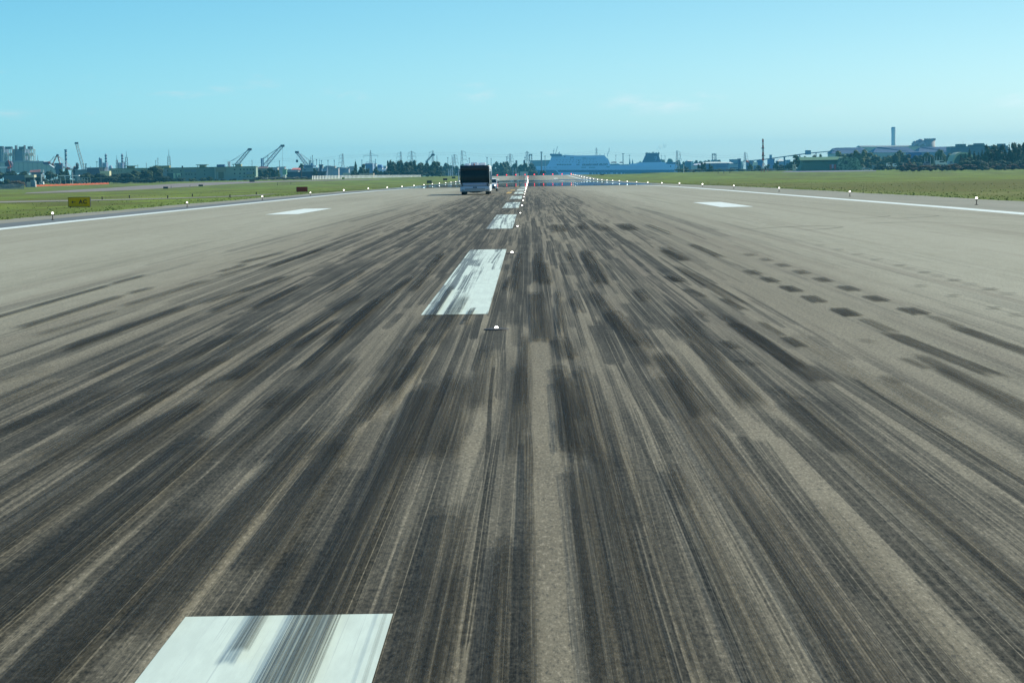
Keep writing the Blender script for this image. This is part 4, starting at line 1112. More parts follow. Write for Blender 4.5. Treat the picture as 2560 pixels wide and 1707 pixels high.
# ------------------------------------------------------------------ cranes
def crane(label, Y, foot, tip, width, mat, towers=(), tower_mat=None, rope=None, stays=(), cab=None, bracket=True):
    t = thing("harbour_crane", label, "crane", tbox(foot[0]-2, foot[0]+2, 425, Y))
    bm = B(); lattice(bm, W(*foot, Y), W(*tip, Y), width, width*.7, 14, .22); obj("boom", bm, mat, t)
    if bracket:
        bm = B(); u = W(*tip, Y); box(bm, u.x-1.6, u.x+1.9, Y-1, Y+1, u.z-1.2, u.z+.9); obj("boom_head", bm, M((.05, .05, .06), .6), t)
    for px, tp, bt, wp in towers:
        bm = B(); pbox(bm, px-wp/2, px+wp/2, tp, bt, Y, 1.4); z0 = zg(0, Y); 
        obj("tower", bm, tower_mat or mat, t)
    for p, q in stays:
        bm = B(); tube(bm, W(*p, Y), W(*q, Y), .13, .13, 4); obj("stay_cable", bm, M((.25, .3, .3), .6), t)
    if rope:
        bm = B(); tube(bm, W(*rope[0], Y), W(*rope[1], Y), .10, .10, 4); obj("hoist_rope", bm, M((.3, .35, .35), .6), t)
        if len(rope) > 2:
            u = W(*rope[1], Y); bm = B(); box(bm, u.x-1, u.x+1, Y-.8, Y+.8, u.z-2.4, u.z); obj("hook", bm, DARKM, t)
    if cab:
        bm = B(); pbox(bm, *cab, Y-1, 6); zz = min(v.co.z for v in bm.verts)
        for v in bm.verts:
            if v.co.z < zz+.01: v.co.z = zg(v.co.x, Y)
        obj("cab", bm, tower_mat or mat, t)
    return t
crane("pale green crane boom leaning left above the pine trees, far left", 2500, (209, 424), (191, 358), 3.0, M((.42, .50, .48), .6), cab=(203, 214, 423, 430))
crane("grey crane boom behind the right green building with orange twin towers", 2200, (590, 414), (624, 373.5), 3.0, M((.26, .30, .30), .6), towers=((570.4, 404.5, 418, 1.9), (574, 404.5, 418, 1.9)), tower_mat=M((.50, .24, .14), .7), stays=(((574, 405), (600, 392)), ((574, 405), (622, 375))), cab=(569, 576, 417, 430))
crane("large harbour crane with twin blue towers and a long boom leaning right", 2200, (662, 415), (706, 364.5), 3.4, M((.30, .30, .34), .6), towers=((653.6, 396, 418, 3.0), (657.6, 396, 418, 2.6)), tower_mat=M((.07, .16, .34), .5),
      stays=(((658, 397), (704, 366)), ((655, 397), (700, 368)), ((659, 398), (668, 392))), rope=((706.5, 366), (706.5, 416)), cab=(652, 662, 416, 428))
crane("harbour crane with a boom leaning left over the palm and the red-roofed sheds", 2300, (768, 414), (742, 380.5), 3.0, M((.24, .27, .33), .6), towers=((773.2, 401.5, 418, 2.2), (777, 401.5, 418, 2.2)), tower_mat=M((.06, .09, .14), .5),
      stays=(((774, 402), (745, 382)), ((776, 402), (752, 384))), rope=((742.6, 383), (742.6, 400), 1), cab=(762, 782, 414, 422))
crane("thin dark crane jib rising behind the right end of the big tree clump", 2500, (1068, 402), (1082, 387), 1.4, M((.14, .18, .18), .6), cab=(1064, 1070, 402, 410))
mast(774.5, 392, 404, 2400, .35, GALV, "thin leaning rod above the blue crane towers", "boom_rod", lean=2.5)
mast(796, 398, 420, 2450, .35, GALV, "thin leaning derrick boom left of the blue tower", "boom_rod", lean=3.5)

# ------------------------------------------------------------------ light masts and pylons
for i, (px, top, Y, w, hw) in enumerate(((28+308-28+0, 9999, 0, 0, 0),)): pass
MG = "floodlight masts on the skyline"
masts = [(208, 409.5, 3.6), (214.5, 409.5, 5), (226, 416, 1.5), (242, 404, 4.2), (344.5, 412.5, 2.6), (366, 407.5, 1.2), (389.3, 401.8, 2.6), (394.7, 395.4, 2.6), (630, 400.5, 1.6), (669.7, 388.5, 2.4), (698.5, 402.3, 2.4),
         (781, 388.5, 2.0), (791.3, 398.5, 3.0), (804, 400.5, 2.4), (820, 400.7, 2.8), (835.6, 400.2, 2.6), (904.7, 400, 2.8), (938.8, 398.5, 2.6), (1092.5, 389.5, 1.2), (1119.6, 394, 2.8), (1131.5, 392, 1.2), (1173.3, 395.3, 3.0), (1217.6, 393.6, 3.2),
         (1227.8, 396.2, 1.6), (1266.6, 392, 3.2), (1312.6, 393, 3.2), (1353.4, 380, 6.4), (1362.5, 390, 2.6), (1539.5, 388.5, 2.6), (1557.6, 384, 5.6), (1573.6, 387.6, 3.0), (1653.5, 388, 2.6), (1662.5, 390, 2.4), (1700, 385, 2.8)]
for i, (px, top, hw) in enumerate(masts):
    Y = 2350+((i*137) % 300) if not 1375 < px < 1712 else 3560
    mast(px, top, 430, Y, .42 if hw < 5 else .95, GALV if hw < 5 else M((.14, .2, .23), .6), "thin floodlight mast on the skyline, %s of its row from the left" % ordn(i), group=MG, head=(hw*Y/F_PX, .9))
for k, (px, top, arms, lab) in enumerate(((857.6, 384.5, A3s(5, -1), "behind the white slatted fence"), (927.3, 376.5, [(.60, 5, 0), (.82, 8, 0)], "with wide double cross arms above the blue-grey block"),
        (1002.8, 379.5, A3s(6, -1), "at the left end of the big tree clump"), (1029.8, 378, A3(5.5), "above the middle of the big tree clump"), (1083, 377, A3s(6, -1), "above the right end of the big tree clump"),
        (1136.8, 386.5, A3(4.5), "between the tree clump and the bus"), (1155, 376.5, A3s(6, 1), "straight above the left corner of the bus"), (1276, 385, A3(4), "above the hazy trees right of the bus"),
        (1318.5, 378.5, A3(3), "above the white runway line"), (1491.8, 369.5, A3(2.2), "behind the ferry's upper deck"), (1692.8, 377, A3s(5, 1), "behind the stern of the ferry"), (1862.5, 381.5, A3s(4, 1), "above the dark block left of the windsock"))):
    pylon(px, top, 2650+60*(k % 3) if px != 1491.8 else 3600, "grey lattice power pylon "+lab, arms)
def hframe(px0, px1, top, Y, label):
    t = thing("gantry_pylon", label, "pylon", tbox(px0, px1, 425, Y), "power pylons on the skyline")
    for px in (px0, px1):
        x = W(px, 420, Y).x; bm = B(); lattice(bm, (x, Y, zg(x, Y)), (x, Y, W(px, top, Y).z), 1.5, .9, 9, .2); obj("tower", bm, GALV, t)
    bm = B(); lattice(bm, W(px0-1.5, top+1.5, Y), W(px1+1.5, top+1.2, Y), 1.2, 1.2, 6, .18); obj("cross_arm", bm, GALV, t)
hframe(1324, 1329.5, 386, 2600, "twin-legged gantry pylon above the grey hall left of the ferry")
hframe(1781.5, 1788, 384.5, 2700, "twin-legged gantry pylon above the wooded ridge right of the ferry")
mast(1791.5, 384, 415, 2700, .35, GALV, "thin pole right beside the twin-legged gantry pylon", "light_mast")
def wires():
    pts_ = [(560, 400), (705, 397), (857.6, 388), (927.3, 384), (1002.8, 383), (1083, 381), (1155, 380), (1318, 383), (1491.8, 376), (1692.8, 381), (1862.5, 386)]
    for k in range(2):
        for j, ((a, b), (c, d_)) in enumerate(zip(pts_, pts_[1:])):
            bm = B(); p, q = W(a, b+5*k, 2660), W(c, d_+5*k, 2660); prev = None
            for i in range(9):
                s = i/8; v = p.lerp(q, s); v.z -= (q.x-p.x)*.035*4*s*(1-s)
                if prev is not None: tube(bm, prev, v, .06, .06, 4, False)
                prev = v
            o = obj("power_line", bm, GALV, None); tag(o, "thin %s power line sagging between skyline pylons, %s span from the left" % (("upper", "lower")[k], ordn(j)), "power line", "power lines on the skyline")
wires()

# ------------------------------------------------------------------ left middle distance
t = thing("guard_shelter", "open pale shelter with a flat roof behind the left taxiway", "shelter", tbox(62, 88, 467, 1040))
for a in ((61.8, 63.2), (84.5, 86)): bpart("post", [(a[0], a[1], 440, 468)], GREENW, 1040, .3, t); bpart("post", [(a[0], a[1], 440, 468)], GREENW, 1044, .3, t)
bpart("roof", [(61.5, 85, 437.5, 444)], M((.50, .50, .34), .7), 1039.6, 5, t)
bpart("back_wall", [(63.5, 84.3, 444.2, 468)], M((.05, .055, .06), .8), 1044.6, .3, t)
t = thing("cabinet", "narrow cream cabinet standing below the open shelter", "cabinet", tbox(67, 75, 467, 1036)); bpart("body", [(66.5, 69, 455.5, 468.4)], CREAM, 1036, 1.4, t); bpart("door", [(70.5, 75.3, 455.5, 468.4)], M((.58, .57, .42), .7), 1036, 1.2, t)
t = thing("container", "blue-grey container at the right side of the open shelter", "container", tbox(75, 87, 467, 1037)); bpart("body", [(76, 85.8, 450, 468)], M((.16, .25, .28), .6), 1037, 3, t); bpart("door", [(86.8, 89.2, 453, 468)], WHT, 1036.8, 1.2, t)
def fence_slats():
    t = thing("slat_fence", "grey metal palisade fence at the far left edge", "fence", tbox(-10, 60, 478, 900))
    bm = B()
    for k in range(34):
        px = -20+2.4*k; top = 462+.035*(60-px)*-1+0; g = gpix(px, 476-(px)*.13)
        x = W(px, 470, 900).x; z = zg(x, 900); box(bm, x-.11, x+.11, 900, 900.05, z, z+2.0)
    obj("slats", bm, M((.20, .25, .27), .6, .3), t)
    bm = B(); x0, x1 = W(-20, 470, 900).x, W(61, 470, 900).x; z = zg(x0, 900)
    for zz in (.4, 1.6): box(bm, x0, x1, 900.06, 900.12, z+zz, z+zz+.08)
    obj("rail", bm, M((.20, .25, .27), .6, .3), t)
fence_slats()
tag(sheet("service_road", W(-30, 470, 900).x-30, W(18, 470, 900).x, [850, 870, 894], .01, MAT_TRACK), kind="structure")
def barrier():
    t = thing("barrier_net", "bright orange plastic barrier net along the far taxiway edge", "fence", tbox(90, 272, 465, 1150))
    pts = [(88, 466.0), (128, 465.8), (170, 465.0), (205, 464.2), (240, 461.8), (272, 460.0)]
    prev = None; bm = B(); bp_ = []
    for i in range(61):
        s = i/60*5; j = min(int(s), 4); f = s-j; px = pts[j][0]+(pts[j+1][0]-pts[j][0])*f; py = pts[j][1]+(pts[j+1][1]-pts[j][1])*f
        Yp = 1060+90*i/60; x = W(px, py, Yp).x; z = zg(x, Yp); h = .75+.12*math.sin(i*1.7)
        if prev: bm.faces.new([bm.verts.new(v) for v in (prev[0], (x, Yp, z), (x, Yp, z+h), prev[1])])
        prev = ((x, Yp, z), (x, Yp, z+h)); bp_.append((x, Yp, z))
    obj("net", bm, M((.50, .10, .025), .8, 0, .25, .5), t)
    for k in range(3, 61, 4):
        x, y_, z = bp_[k]; bm = B(); tube(bm, (x, y_-.1, z), (x, y_-.1, z+1.25), .08, .06, 6); obj("post", bm, M((.75, .35, .2), .6), t)
barrier()
def portal_frame(px0, px1, top, bot, Y, label):
    t = thing("steel_frame", label, "frame", tbox(px0, px1, bot, Y), "bare steel frames before the pines")
    gm = M((.30, .38, .36), .6, .3); x0, x1 = W(px0, bot, Y).x, W(px1, bot, Y).x; z1 = W(px0, top, Y).z; z0 = zg(x0, Y)
    for k in range(5):
        x = x0+(x1-x0)*k/4; bm = B(); tube(bm, (x, Y, z0), (x, Y, z1), .09, .09, 5); obj("post", bm, gm, t)
    bm = B(); tube(bm, (x0, Y, z1), (x1, Y, z1), .12, .12, 5); obj("beam", bm, gm, t)
    bm = B(); w = (x1-x0)/4
    for k in (0, 1):
        a = x0+w*k; tube(bm, (a, Y+.1, z0), (a+w, Y+.1, z1), .05, .05, 4); tube(bm, (a+w, Y+.1, z0), (a, Y+.1, z1), .05, .05, 4)
    obj("brace", bm, gm, t)
portal_frame(128, 176, 446, 462, 1120, "bare steel frame with a cross brace before the pines, the left one")
portal_frame(198, 226, 445, 461, 1140, "bare steel frame with a cross brace before the pines, the right one")
mast(128.3, 431.5, 462, 1110, .07, GALV, "thin grey pole at the left steel frame", "thin_pole", cat="pole")
mast(181.5, 430, 462, 1110, .16, WHT, "white pole standing between the two steel frames", "thin_pole", cat="pole")
mast(252.3, 436, 460, 1130, .07, GALV, "thin pole before the cream rooftop block", "thin_pole", cat="pole")
t = thing("fascia_board", "long white toothed fascia above the left steel frame", "canopy", tbox(147, 197, 446, 1180)); bpart("fascia", [(147, 197, 438.6, 440.8)], WHT, 1180, 3, t)
bpart("support", [(150, 150.8, 440.8, 458), (194, 194.8, 440.8, 458)], GREENW, 1181, .4, t)
building("low_building", "dark blue-grey low building behind the bushes at the far left", 10, 104, 438, 462, 1250, M((.10, .15, .17), .8), None, 8)
building("shed", "grey shed with a reddish roof line left of the first umbrella pine", 78, 102, 430, 452, 1400, M((.12, .17, .22), .7), M((.30, .14, .12), .7), 8, roof_pts=[(73, 431), (73, 426), (96, 424), (103, 426), (103, 431)])
t = thing("signal_mast", "white and black signal mast beside the first umbrella pine", "mast", tbox(102, 105, 466, 1200)); bpart("pole", [(102, 104.6, 436, 466)], WHT, 1200, .4, t); bpart("panel", [(101.2, 105.4, 431.8, 435.4)], DARKM, 1199.5, .4, t); bpart("lamp_head", [(101, 108.8, 424.5, 431.5)], M((.6, .62, .6), .5), 1200, .5, t)
t = thing("utility_vehicle", "small white utility vehicle behind the orange net", "vehicle", tbox(95, 108, 465, 1160))
bm = B(); pprism(bm, [(95, 461), (98, 458), (100, 454.8), (108, 454.5), (108.5, 461)], 1160, 2.2); obj("body", bm, WHT, t)
bm = B(); pprism(bm, [(99, 458.2), (101, 455.4), (104, 455.3), (104, 458.2)], 1159.9, .2); obj("window", bm, WIN, t)
for px in (97.6, 106):
    bm = B(); u = W(px, 461.4, 1160); tube(bm, (u.x, 1159.8, zg(u.x, 1160)+.35), (u.x, 1160.2, zg(u.x, 1160)+.35), .35, .35, 14); obj("wheel", bm, DARKM, t)
building("low_hall", "low grey building with pale roof between stacker and refinery", 188, 246, 425.5, 445, 1500, M((.20, .27, .28), .7), M((.33, .40, .40), .7), 10)
building("dark_hall", "dark flat block below the left refinery unit", 217, 262, 420.5, 440, 1480, M((.08, .11, .16), .7), M((.10, .13, .18), .7), 10)
t = building("rooftop_block", "cream block with rooftop rails in front of the left refinery unit", 250, 273.5, 428, 440, 1390, M((.62, .60, .38), .7), None, 6)
bpart("railing", [(249, 250, 420, 428), (254.5, 255.2, 420.5, 428), (249, 255.2, 419.8, 420.8), (260, 260.6, 423, 428), (266, 266.6, 422, 428), (272, 272.6, 422, 428)], M((.45, .45, .32), .6), 1390, .3, t)
G0 = building("barracks", "long low green building partly hidden by the dark pines", 275, 408, 422, 455, 1400, GREENW, GREEND, 12, [(p, p+2.2, 427, 429.6) for p in (278, 284, 290, 296, 302, 380, 388)])
bpart("roof_block", [(317, 333, 415.2, 422)], YELB, 1402, 6, G0); bpart("canopy", [(309, 340, 414.6, 416)], GREEND, 1401, 8, G0); bpart("post", [(334.5, 335.5, 416, 422)], YELB, 1402, 1, G0); bpart("roof_block", [(393, 423, 414.5, 422)], M((.26, .25, .10), .8), 1403, 6, G0)
G1 = building("barracks", "three-storey green building with a patch coloured as lit wall on its left half", 410, 537, 420.3, 456, 1330, GREENW, GREEND, 12,
     [(p, p+2.6, 426, 429) for p in (417, 428.6, 450.6, 486, 510.5)]+[(p, p+2.6, 434.4, 437.6) for p in (464, 471.2, 478, 486.6, 510.5)]+[(486, 490.5, 443.5, 446), (452, 455, 434, 437)])
bpart("stair_tower", [(407, 417, 423, 452)], M((.20, .29, .29), .8), 1328.5, 6, G1)
bpart("painted_lit_patch", [(433.4, 438, 433.3, 446.5), (440.8, 451.3, 433.3, 437.4), (442.6, 445, 437.4, 443), (449.4, 451.3, 437.4, 442)], M((.50, .66, .42), .6), 1329.4, .5, G1)  # lit part of the wall, put into the colour as paler green
bpart("ground_floor_wall", [(417.5, 433, 433.5, 452)], M((.05, .11, .10), .8), 1329.5, .4, G1)
for a in (461, 477.5): bpart("pale_panel", [(a, a+13, 425.2, 430.2)], M((.19, .29, .30), .7), 1329.6, .3, G1)
bpart("roof_block", [(498.3, 511.5, 412, 420.4)], M((.32, .33, .17), .8), 1333, 5, G1); bpart("canopy", [(489.5, 518, 411.6, 413.2)], GREEND, 1332, 7, G1); bpart("post", [(493.6, 494.8, 413.2, 420.3), (515, 516, 413.2, 420.3)], GREENW, 1332.4, 1, G1); bpart("chimney", [(454, 457, 415, 420.4)], DARKM, 1333, 1.5, G1)
G2 = building("barracks", "pale green barracks right of the building with the bright patch", 537.5, 638.5, 418.2, 454, 1325, M((.28, .38, .30), .8), GREENW, 12,
     [(585, 588.4, 423, 426.3), (585, 588.4, 432.7, 436)]+[(p, p+2.8, 422.5, 425.8) for p in (600, 608.6, 616.6, 625, 631.6)]+[(p, p+3.2, 432.3, 435.8) for p in (598.5, 609)]+[(p, p+2.4, 441, 443.5) for p in (598.5, 609, 617.6, 625.5, 632.5)]+[(631.8, 635.2, 431.3, 435.4)])
bpart("pilaster", [(536.6, 538.6, 419, 452), (637.6, 640.4, 418.8, 441)], M((.42, .50, .40), .8), 1324.4, .8, G2)
bpart("light_wall", [(540, 563, 419.4, 430)], M((.28, .31, .20), .8), 1324.6, .3, G2)
bpart("ochre_wall", [(546, 559, 430.5, 446)], M((.15, .18, .10), .8), 1324.65, .3, G2)
bpart("balcony", [(615, 632, 428.6, 437)], M((.26, .34, .32), .8), 1323.6, 1.2, G2); bpart("glazing", [(616.4, 630.6, 431.6, 435.6)], M((.13, .24, .30), .3), 1323.5, .1, G2)
bpart("roof_block", [(588, 603, 411, 418.2)], M((.34, .34, .20), .8), 1328, 5, G2); bpart("canopy", [(579.5, 601, 410.4, 412)], GREEND, 1327.5, 7, G2); bpart("post", [(583, 584, 412, 418.2)], GREENW, 1327.6, 1, G2); bpart("water_tank", [(541.8, 561, 411.6, 418.2)], BLUEM, 1328, 4, G2)
building("hip_roofed_house", "small grey house with a brown hipped roof right of the barracks", 641, 667, 421, 447, 1550, M((.20, .25, .24), .8), M((.12, .09, .09), .8), 12, [(645, 648, 427, 431), (656, 659, 427, 431)], roof_pts=[(639, 421.5), (648, 416.2), (666, 416.5), (668.5, 421.5)])

# ------------------------------------------------------------------ left centre: walls, town, fence
building("water_tower", "tall pale green silo between the barracks and the dark wall", 706.5, 716, 424.5, 441, 1600, M((.22, .42, .28), .6), M((.40, .50, .34), .6), 5)
building("white_van", "white van parked at the foot of the pale green silo", 706.5, 714, 437.2, 441.5, 1500, WHT, None, 3, cat="van")
building("red_roofed_shed", "shed with a pinkish red roof left of the palm", 726, 745, 424, 436, 1900, M((.42, .40, .36), .8), M((.58, .16, .12), .8), 14, roof_pts=[(727, 424.4), (731, 420), (745, 419.8), (749, 424.4)])
building("long_shed", "long grey shed behind the palm with a pale roof", 740, 797, 421, 433, 2000, M((.30, .31, .28), .8), M((.42, .50, .52), .7), 14, [(760, 764, 424, 427)])
building("dark_wall", "long dark blue wall in front of the port sheds", 718, 815, 431, 446, 1420, M((.045, .085, .12), .8), M((.06, .05, .06), .8), 4, cat="wall")
t = thing("control_tower", "dark blue tower with a flared top behind the dark wall", "tower", tbox(796, 806, 432, 1600))
bm = B(); pprism(bm, [(796, 436), (798, 415), (804, 415), (805, 436)], 1600, 3)
for v in bm.verts:
    if v.co.z < W(800, 435, 1600).z: v.co.z = zg(v.co.x, 1600)
obj("shaft", bm, BLUEM, t)
bm = B(); pprism(bm, [(798.5, 416), (796.4, 413.2), (797.4, 411.6), (806.8, 411.6), (807.6, 413.2), (804.6, 416)], 1599, 5); obj("flared_top", bm, M((.02, .05, .13), .5), t)
bm = B(); pbox(bm, 804.8, 807.6, 415, 421.5, 1601, 2); obj("white_cladding", bm, WHT, t)
t = thing("moored_ship", "small ship with a white wheelhouse and blue crane housings behind the palm", "ship", tbox(760, 792, 420, 2350))
for a, m_ in (((758, 782, 413, 421), M((.12, .20, .42), .6)), ((771, 776, 415, 418.2), WHT), ((782.5, 791.5, 413.6, 418), WHT), ((777, 781, 408, 416), M((.10, .2, .42), .5))): bpart("superstructure", [a], m_, 2350+a[0]*.01, 6, t)
for px, tp in ((784, 400), (781.8, 404)):
    bm = B(); u = W(px, tp, 2352); tube(bm, (u.x, 2352, W(px, 416, 2352).z), u, .25, .15, 6); obj("mast", bm, GALV, t)
town = [(672, 694, 419.5, (.45, .43, .36)), (692, 712, 418, (.50, .46, .40)), (716, 728, 424, (.40, .42, .36)), (806, 818, 418, (.30, .36, .40)), (814, 826, 415.5, (.42, .42, .40)), (824, 838, 416.5, (.50, .47, .40)), (832, 846, 421, (.44, .40, .36)), (843, 853, 419, (.36, .38, .38)),
        (850, 866, 420.5, (.30, .33, .36)), (862, 872, 422.5, (.36, .38, .38)), (867, 876, 418.5, (.52, .50, .42)), (874, 886, 417, (.52, .50, .42)), (929, 940, 410, (.44, .46, .44)), (955, 966, 416, (.62, .64, .60)), (828, 846, 428.5, (.55, .52, .42))]
rt = random.Random(3)
for i, (a, b, tp, c) in enumerate(town):
    Y = 2150+rt.uniform(0, 250)
    ws = [(a+2+3.2*k, a+3.3+3.2*k, tp+2.5+3*j, tp+4+3*j) for k in range(int((b-a-3)/3.2)+1) for j in range(2)]
    tp_ = (tp,)
    building("town_house", "small pale town building on the port skyline, %s from the left" % ordn(i), a, b, tp, 440, Y, M(c, .8, 0, .12, .2), M(tuple(v*.75 for v in c), .8), 12, ws, group="town buildings behind the port", win_mat=M((.10, .13, .15), .5))
building("cream_wall_house", "low cream wall with a reddish base behind the white fence", 857, 878.5, 432.5, 446, 1480, M((.66, .64, .48), .8), None, 6, [(861, 872, 438.4, 440)])
building("tan_building", "tan ruined building with a dark opening behind the white fence", 898, 934, 433.5, 448, 1460, M((.46, .38, .28), .8), None, 8, [(911, 923, 437, 440.5)])
building("dark_low_block", "dark teal block between the cream wall and the tan building", 879, 899, 433, 447, 1500, M((.10, .18, .20), .8), None, 6)
building("blue_grey_block", "large blue-grey block behind the conifer and the round trees", 914, 932, 409, 440, 1900, M((.18, .27, .36), .8), M((.2, .26, .32), .8), 20, roof_pts=[(904, 412), (913, 408), (932, 408.5), (932, 410.5), (904, 416)])
building("blue_roofed_block", "white building with a steep blue panel left of the big tree clump", 941, 956, 417, 440, 1950, M((.62, .66, .66), .7), M((.12, .24, .46), .5), 12, [(944, 953, 412.6, 420)], roof_pts=[(942, 419), (944, 411.8), (953, 411.8), (957, 419)], win_mat=M((.12, .24, .46), .5))
building("white_sloped_building", "bright white sloping building left beside the big tree clump", 952, 966, 424, 440, 1900, M((.80, .84, .82), .7), M((.75, .80, .78), .7), 12, roof_pts=[(950, 432), (956, 424), (966, 420.5), (966, 424)])
def white_fence():
    t = thing("white_slat_fence", "long fence of upright white panels below the town", "fence", tbox(780, 1052, 450, 1290))
    wm = M((.84, .86, .80), .6, 0, .08, 1.5); px = 780.5; k = 0; slats = []
    while px < 1052:
        f = (px-780)/272; Y = 1250+160*f; w = 2.7-1.3*f; h = 10.6-4.6*f-1.2*max(0, f-.4)
        x0, x1 = W(px, 448, Y).x, W(px+w*.9, 448, Y).x; zb = zg(x0, Y)
        slats.append((x0, x1, Y, zb, h*Y/F_PX)); px += w*1.48; k += 1
    for x0, x1, Y, zb, h in slats[:100]:
        bm = B(); w_ = (x1-x0)*.72; bx = box(bm, -.06, .06, -w_, w_, zb+.05, zb+h*.95); bmesh.ops.rotate(bm, verts=bx, cent=(0, 0, 0), matrix=Matrix.Rotation(R(-28), 3, 'Z')); bmesh.ops.translate(bm, verts=bx, vec=((x0+x1)/2, Y, 0)); obj("slat", bm, wm, t)
    for zf in (.25, .75):
        bm = B()
        for (a, _, Ya, za, ha), (b, _, Yb, zb, hb) in zip(slats, slats[1:]): tube(bm, (a, Ya+.2, za+ha*zf), (b, Yb+.2, zb+hb*zf), .05, .05, 4, False)
        obj("rail", bm, M((.25, .28, .22), .7), t)
white_fence()
building("yellow_board", "small yellow board standing before the white fence", 855, 861, 443.6, 449.4, 1240, M((.55, .48, .08), .7), None, .3, cat="sign")
t = building("long_trailer", "white trailer roof in front of the big tree clump", 1008, 1028, 434.4, 440, 1480, M((.72, .72, .66), .7), None, 6, cat="trailer")
for i, (px, tp, ln) in enumerate(((1121, 423, 0), (1126.5, 421.5, 1), (1131, 412, 0), (1124, 424, 1.2), (1282, 419.5, .6), (1290.2, 421, -.6), (1138, 433, 3))):
    mast(px, tp, 442, 1900, .28, M((.45, .55, .60), .5), "pale thin pole before the hazy trees, %s from the left" % ordn(sorted([1121, 1126.5, 1131, 1124, 1282, 1290.2, 1138]).index(px)), "pale_pole", group="pale poles beyond the runway end", lean=ln, cat="pole")
building("grey_hall", "long flat grey corrugated hall left of the ferry's bridge", 1326, 1380, 401.4, 440, 3700, M((.20, .25, .27), .8), M((.14, .18, .20), .8), 20)
building("brick_chimney_block", "small brownish chimney block above the hazy trees, the left one", 1288.5, 1293.5, 401.5, 430, 2600, M((.30, .20, .16), .8), None, 6, cat="chimney")
building("brick_chimney_block", "small brownish chimney block above the hazy trees, the right one", 1308.5, 1312.8, 401, 430, 2620, M((.30, .22, .18), .8), None, 6, cat="chimney")
building("white_cabin", "small white cabin just left of the runway end's centre", 1289.8, 1297, 433.4, 436.8, 1420, WHT, None, 2, cat="cabin")
building("pale_barrier", "long pale low barrier beyond the runway end", 1300, 1319.5, 429.4, 431.2, 1600, M((.5, .55, .55), .7), None, 1, cat="barrier")

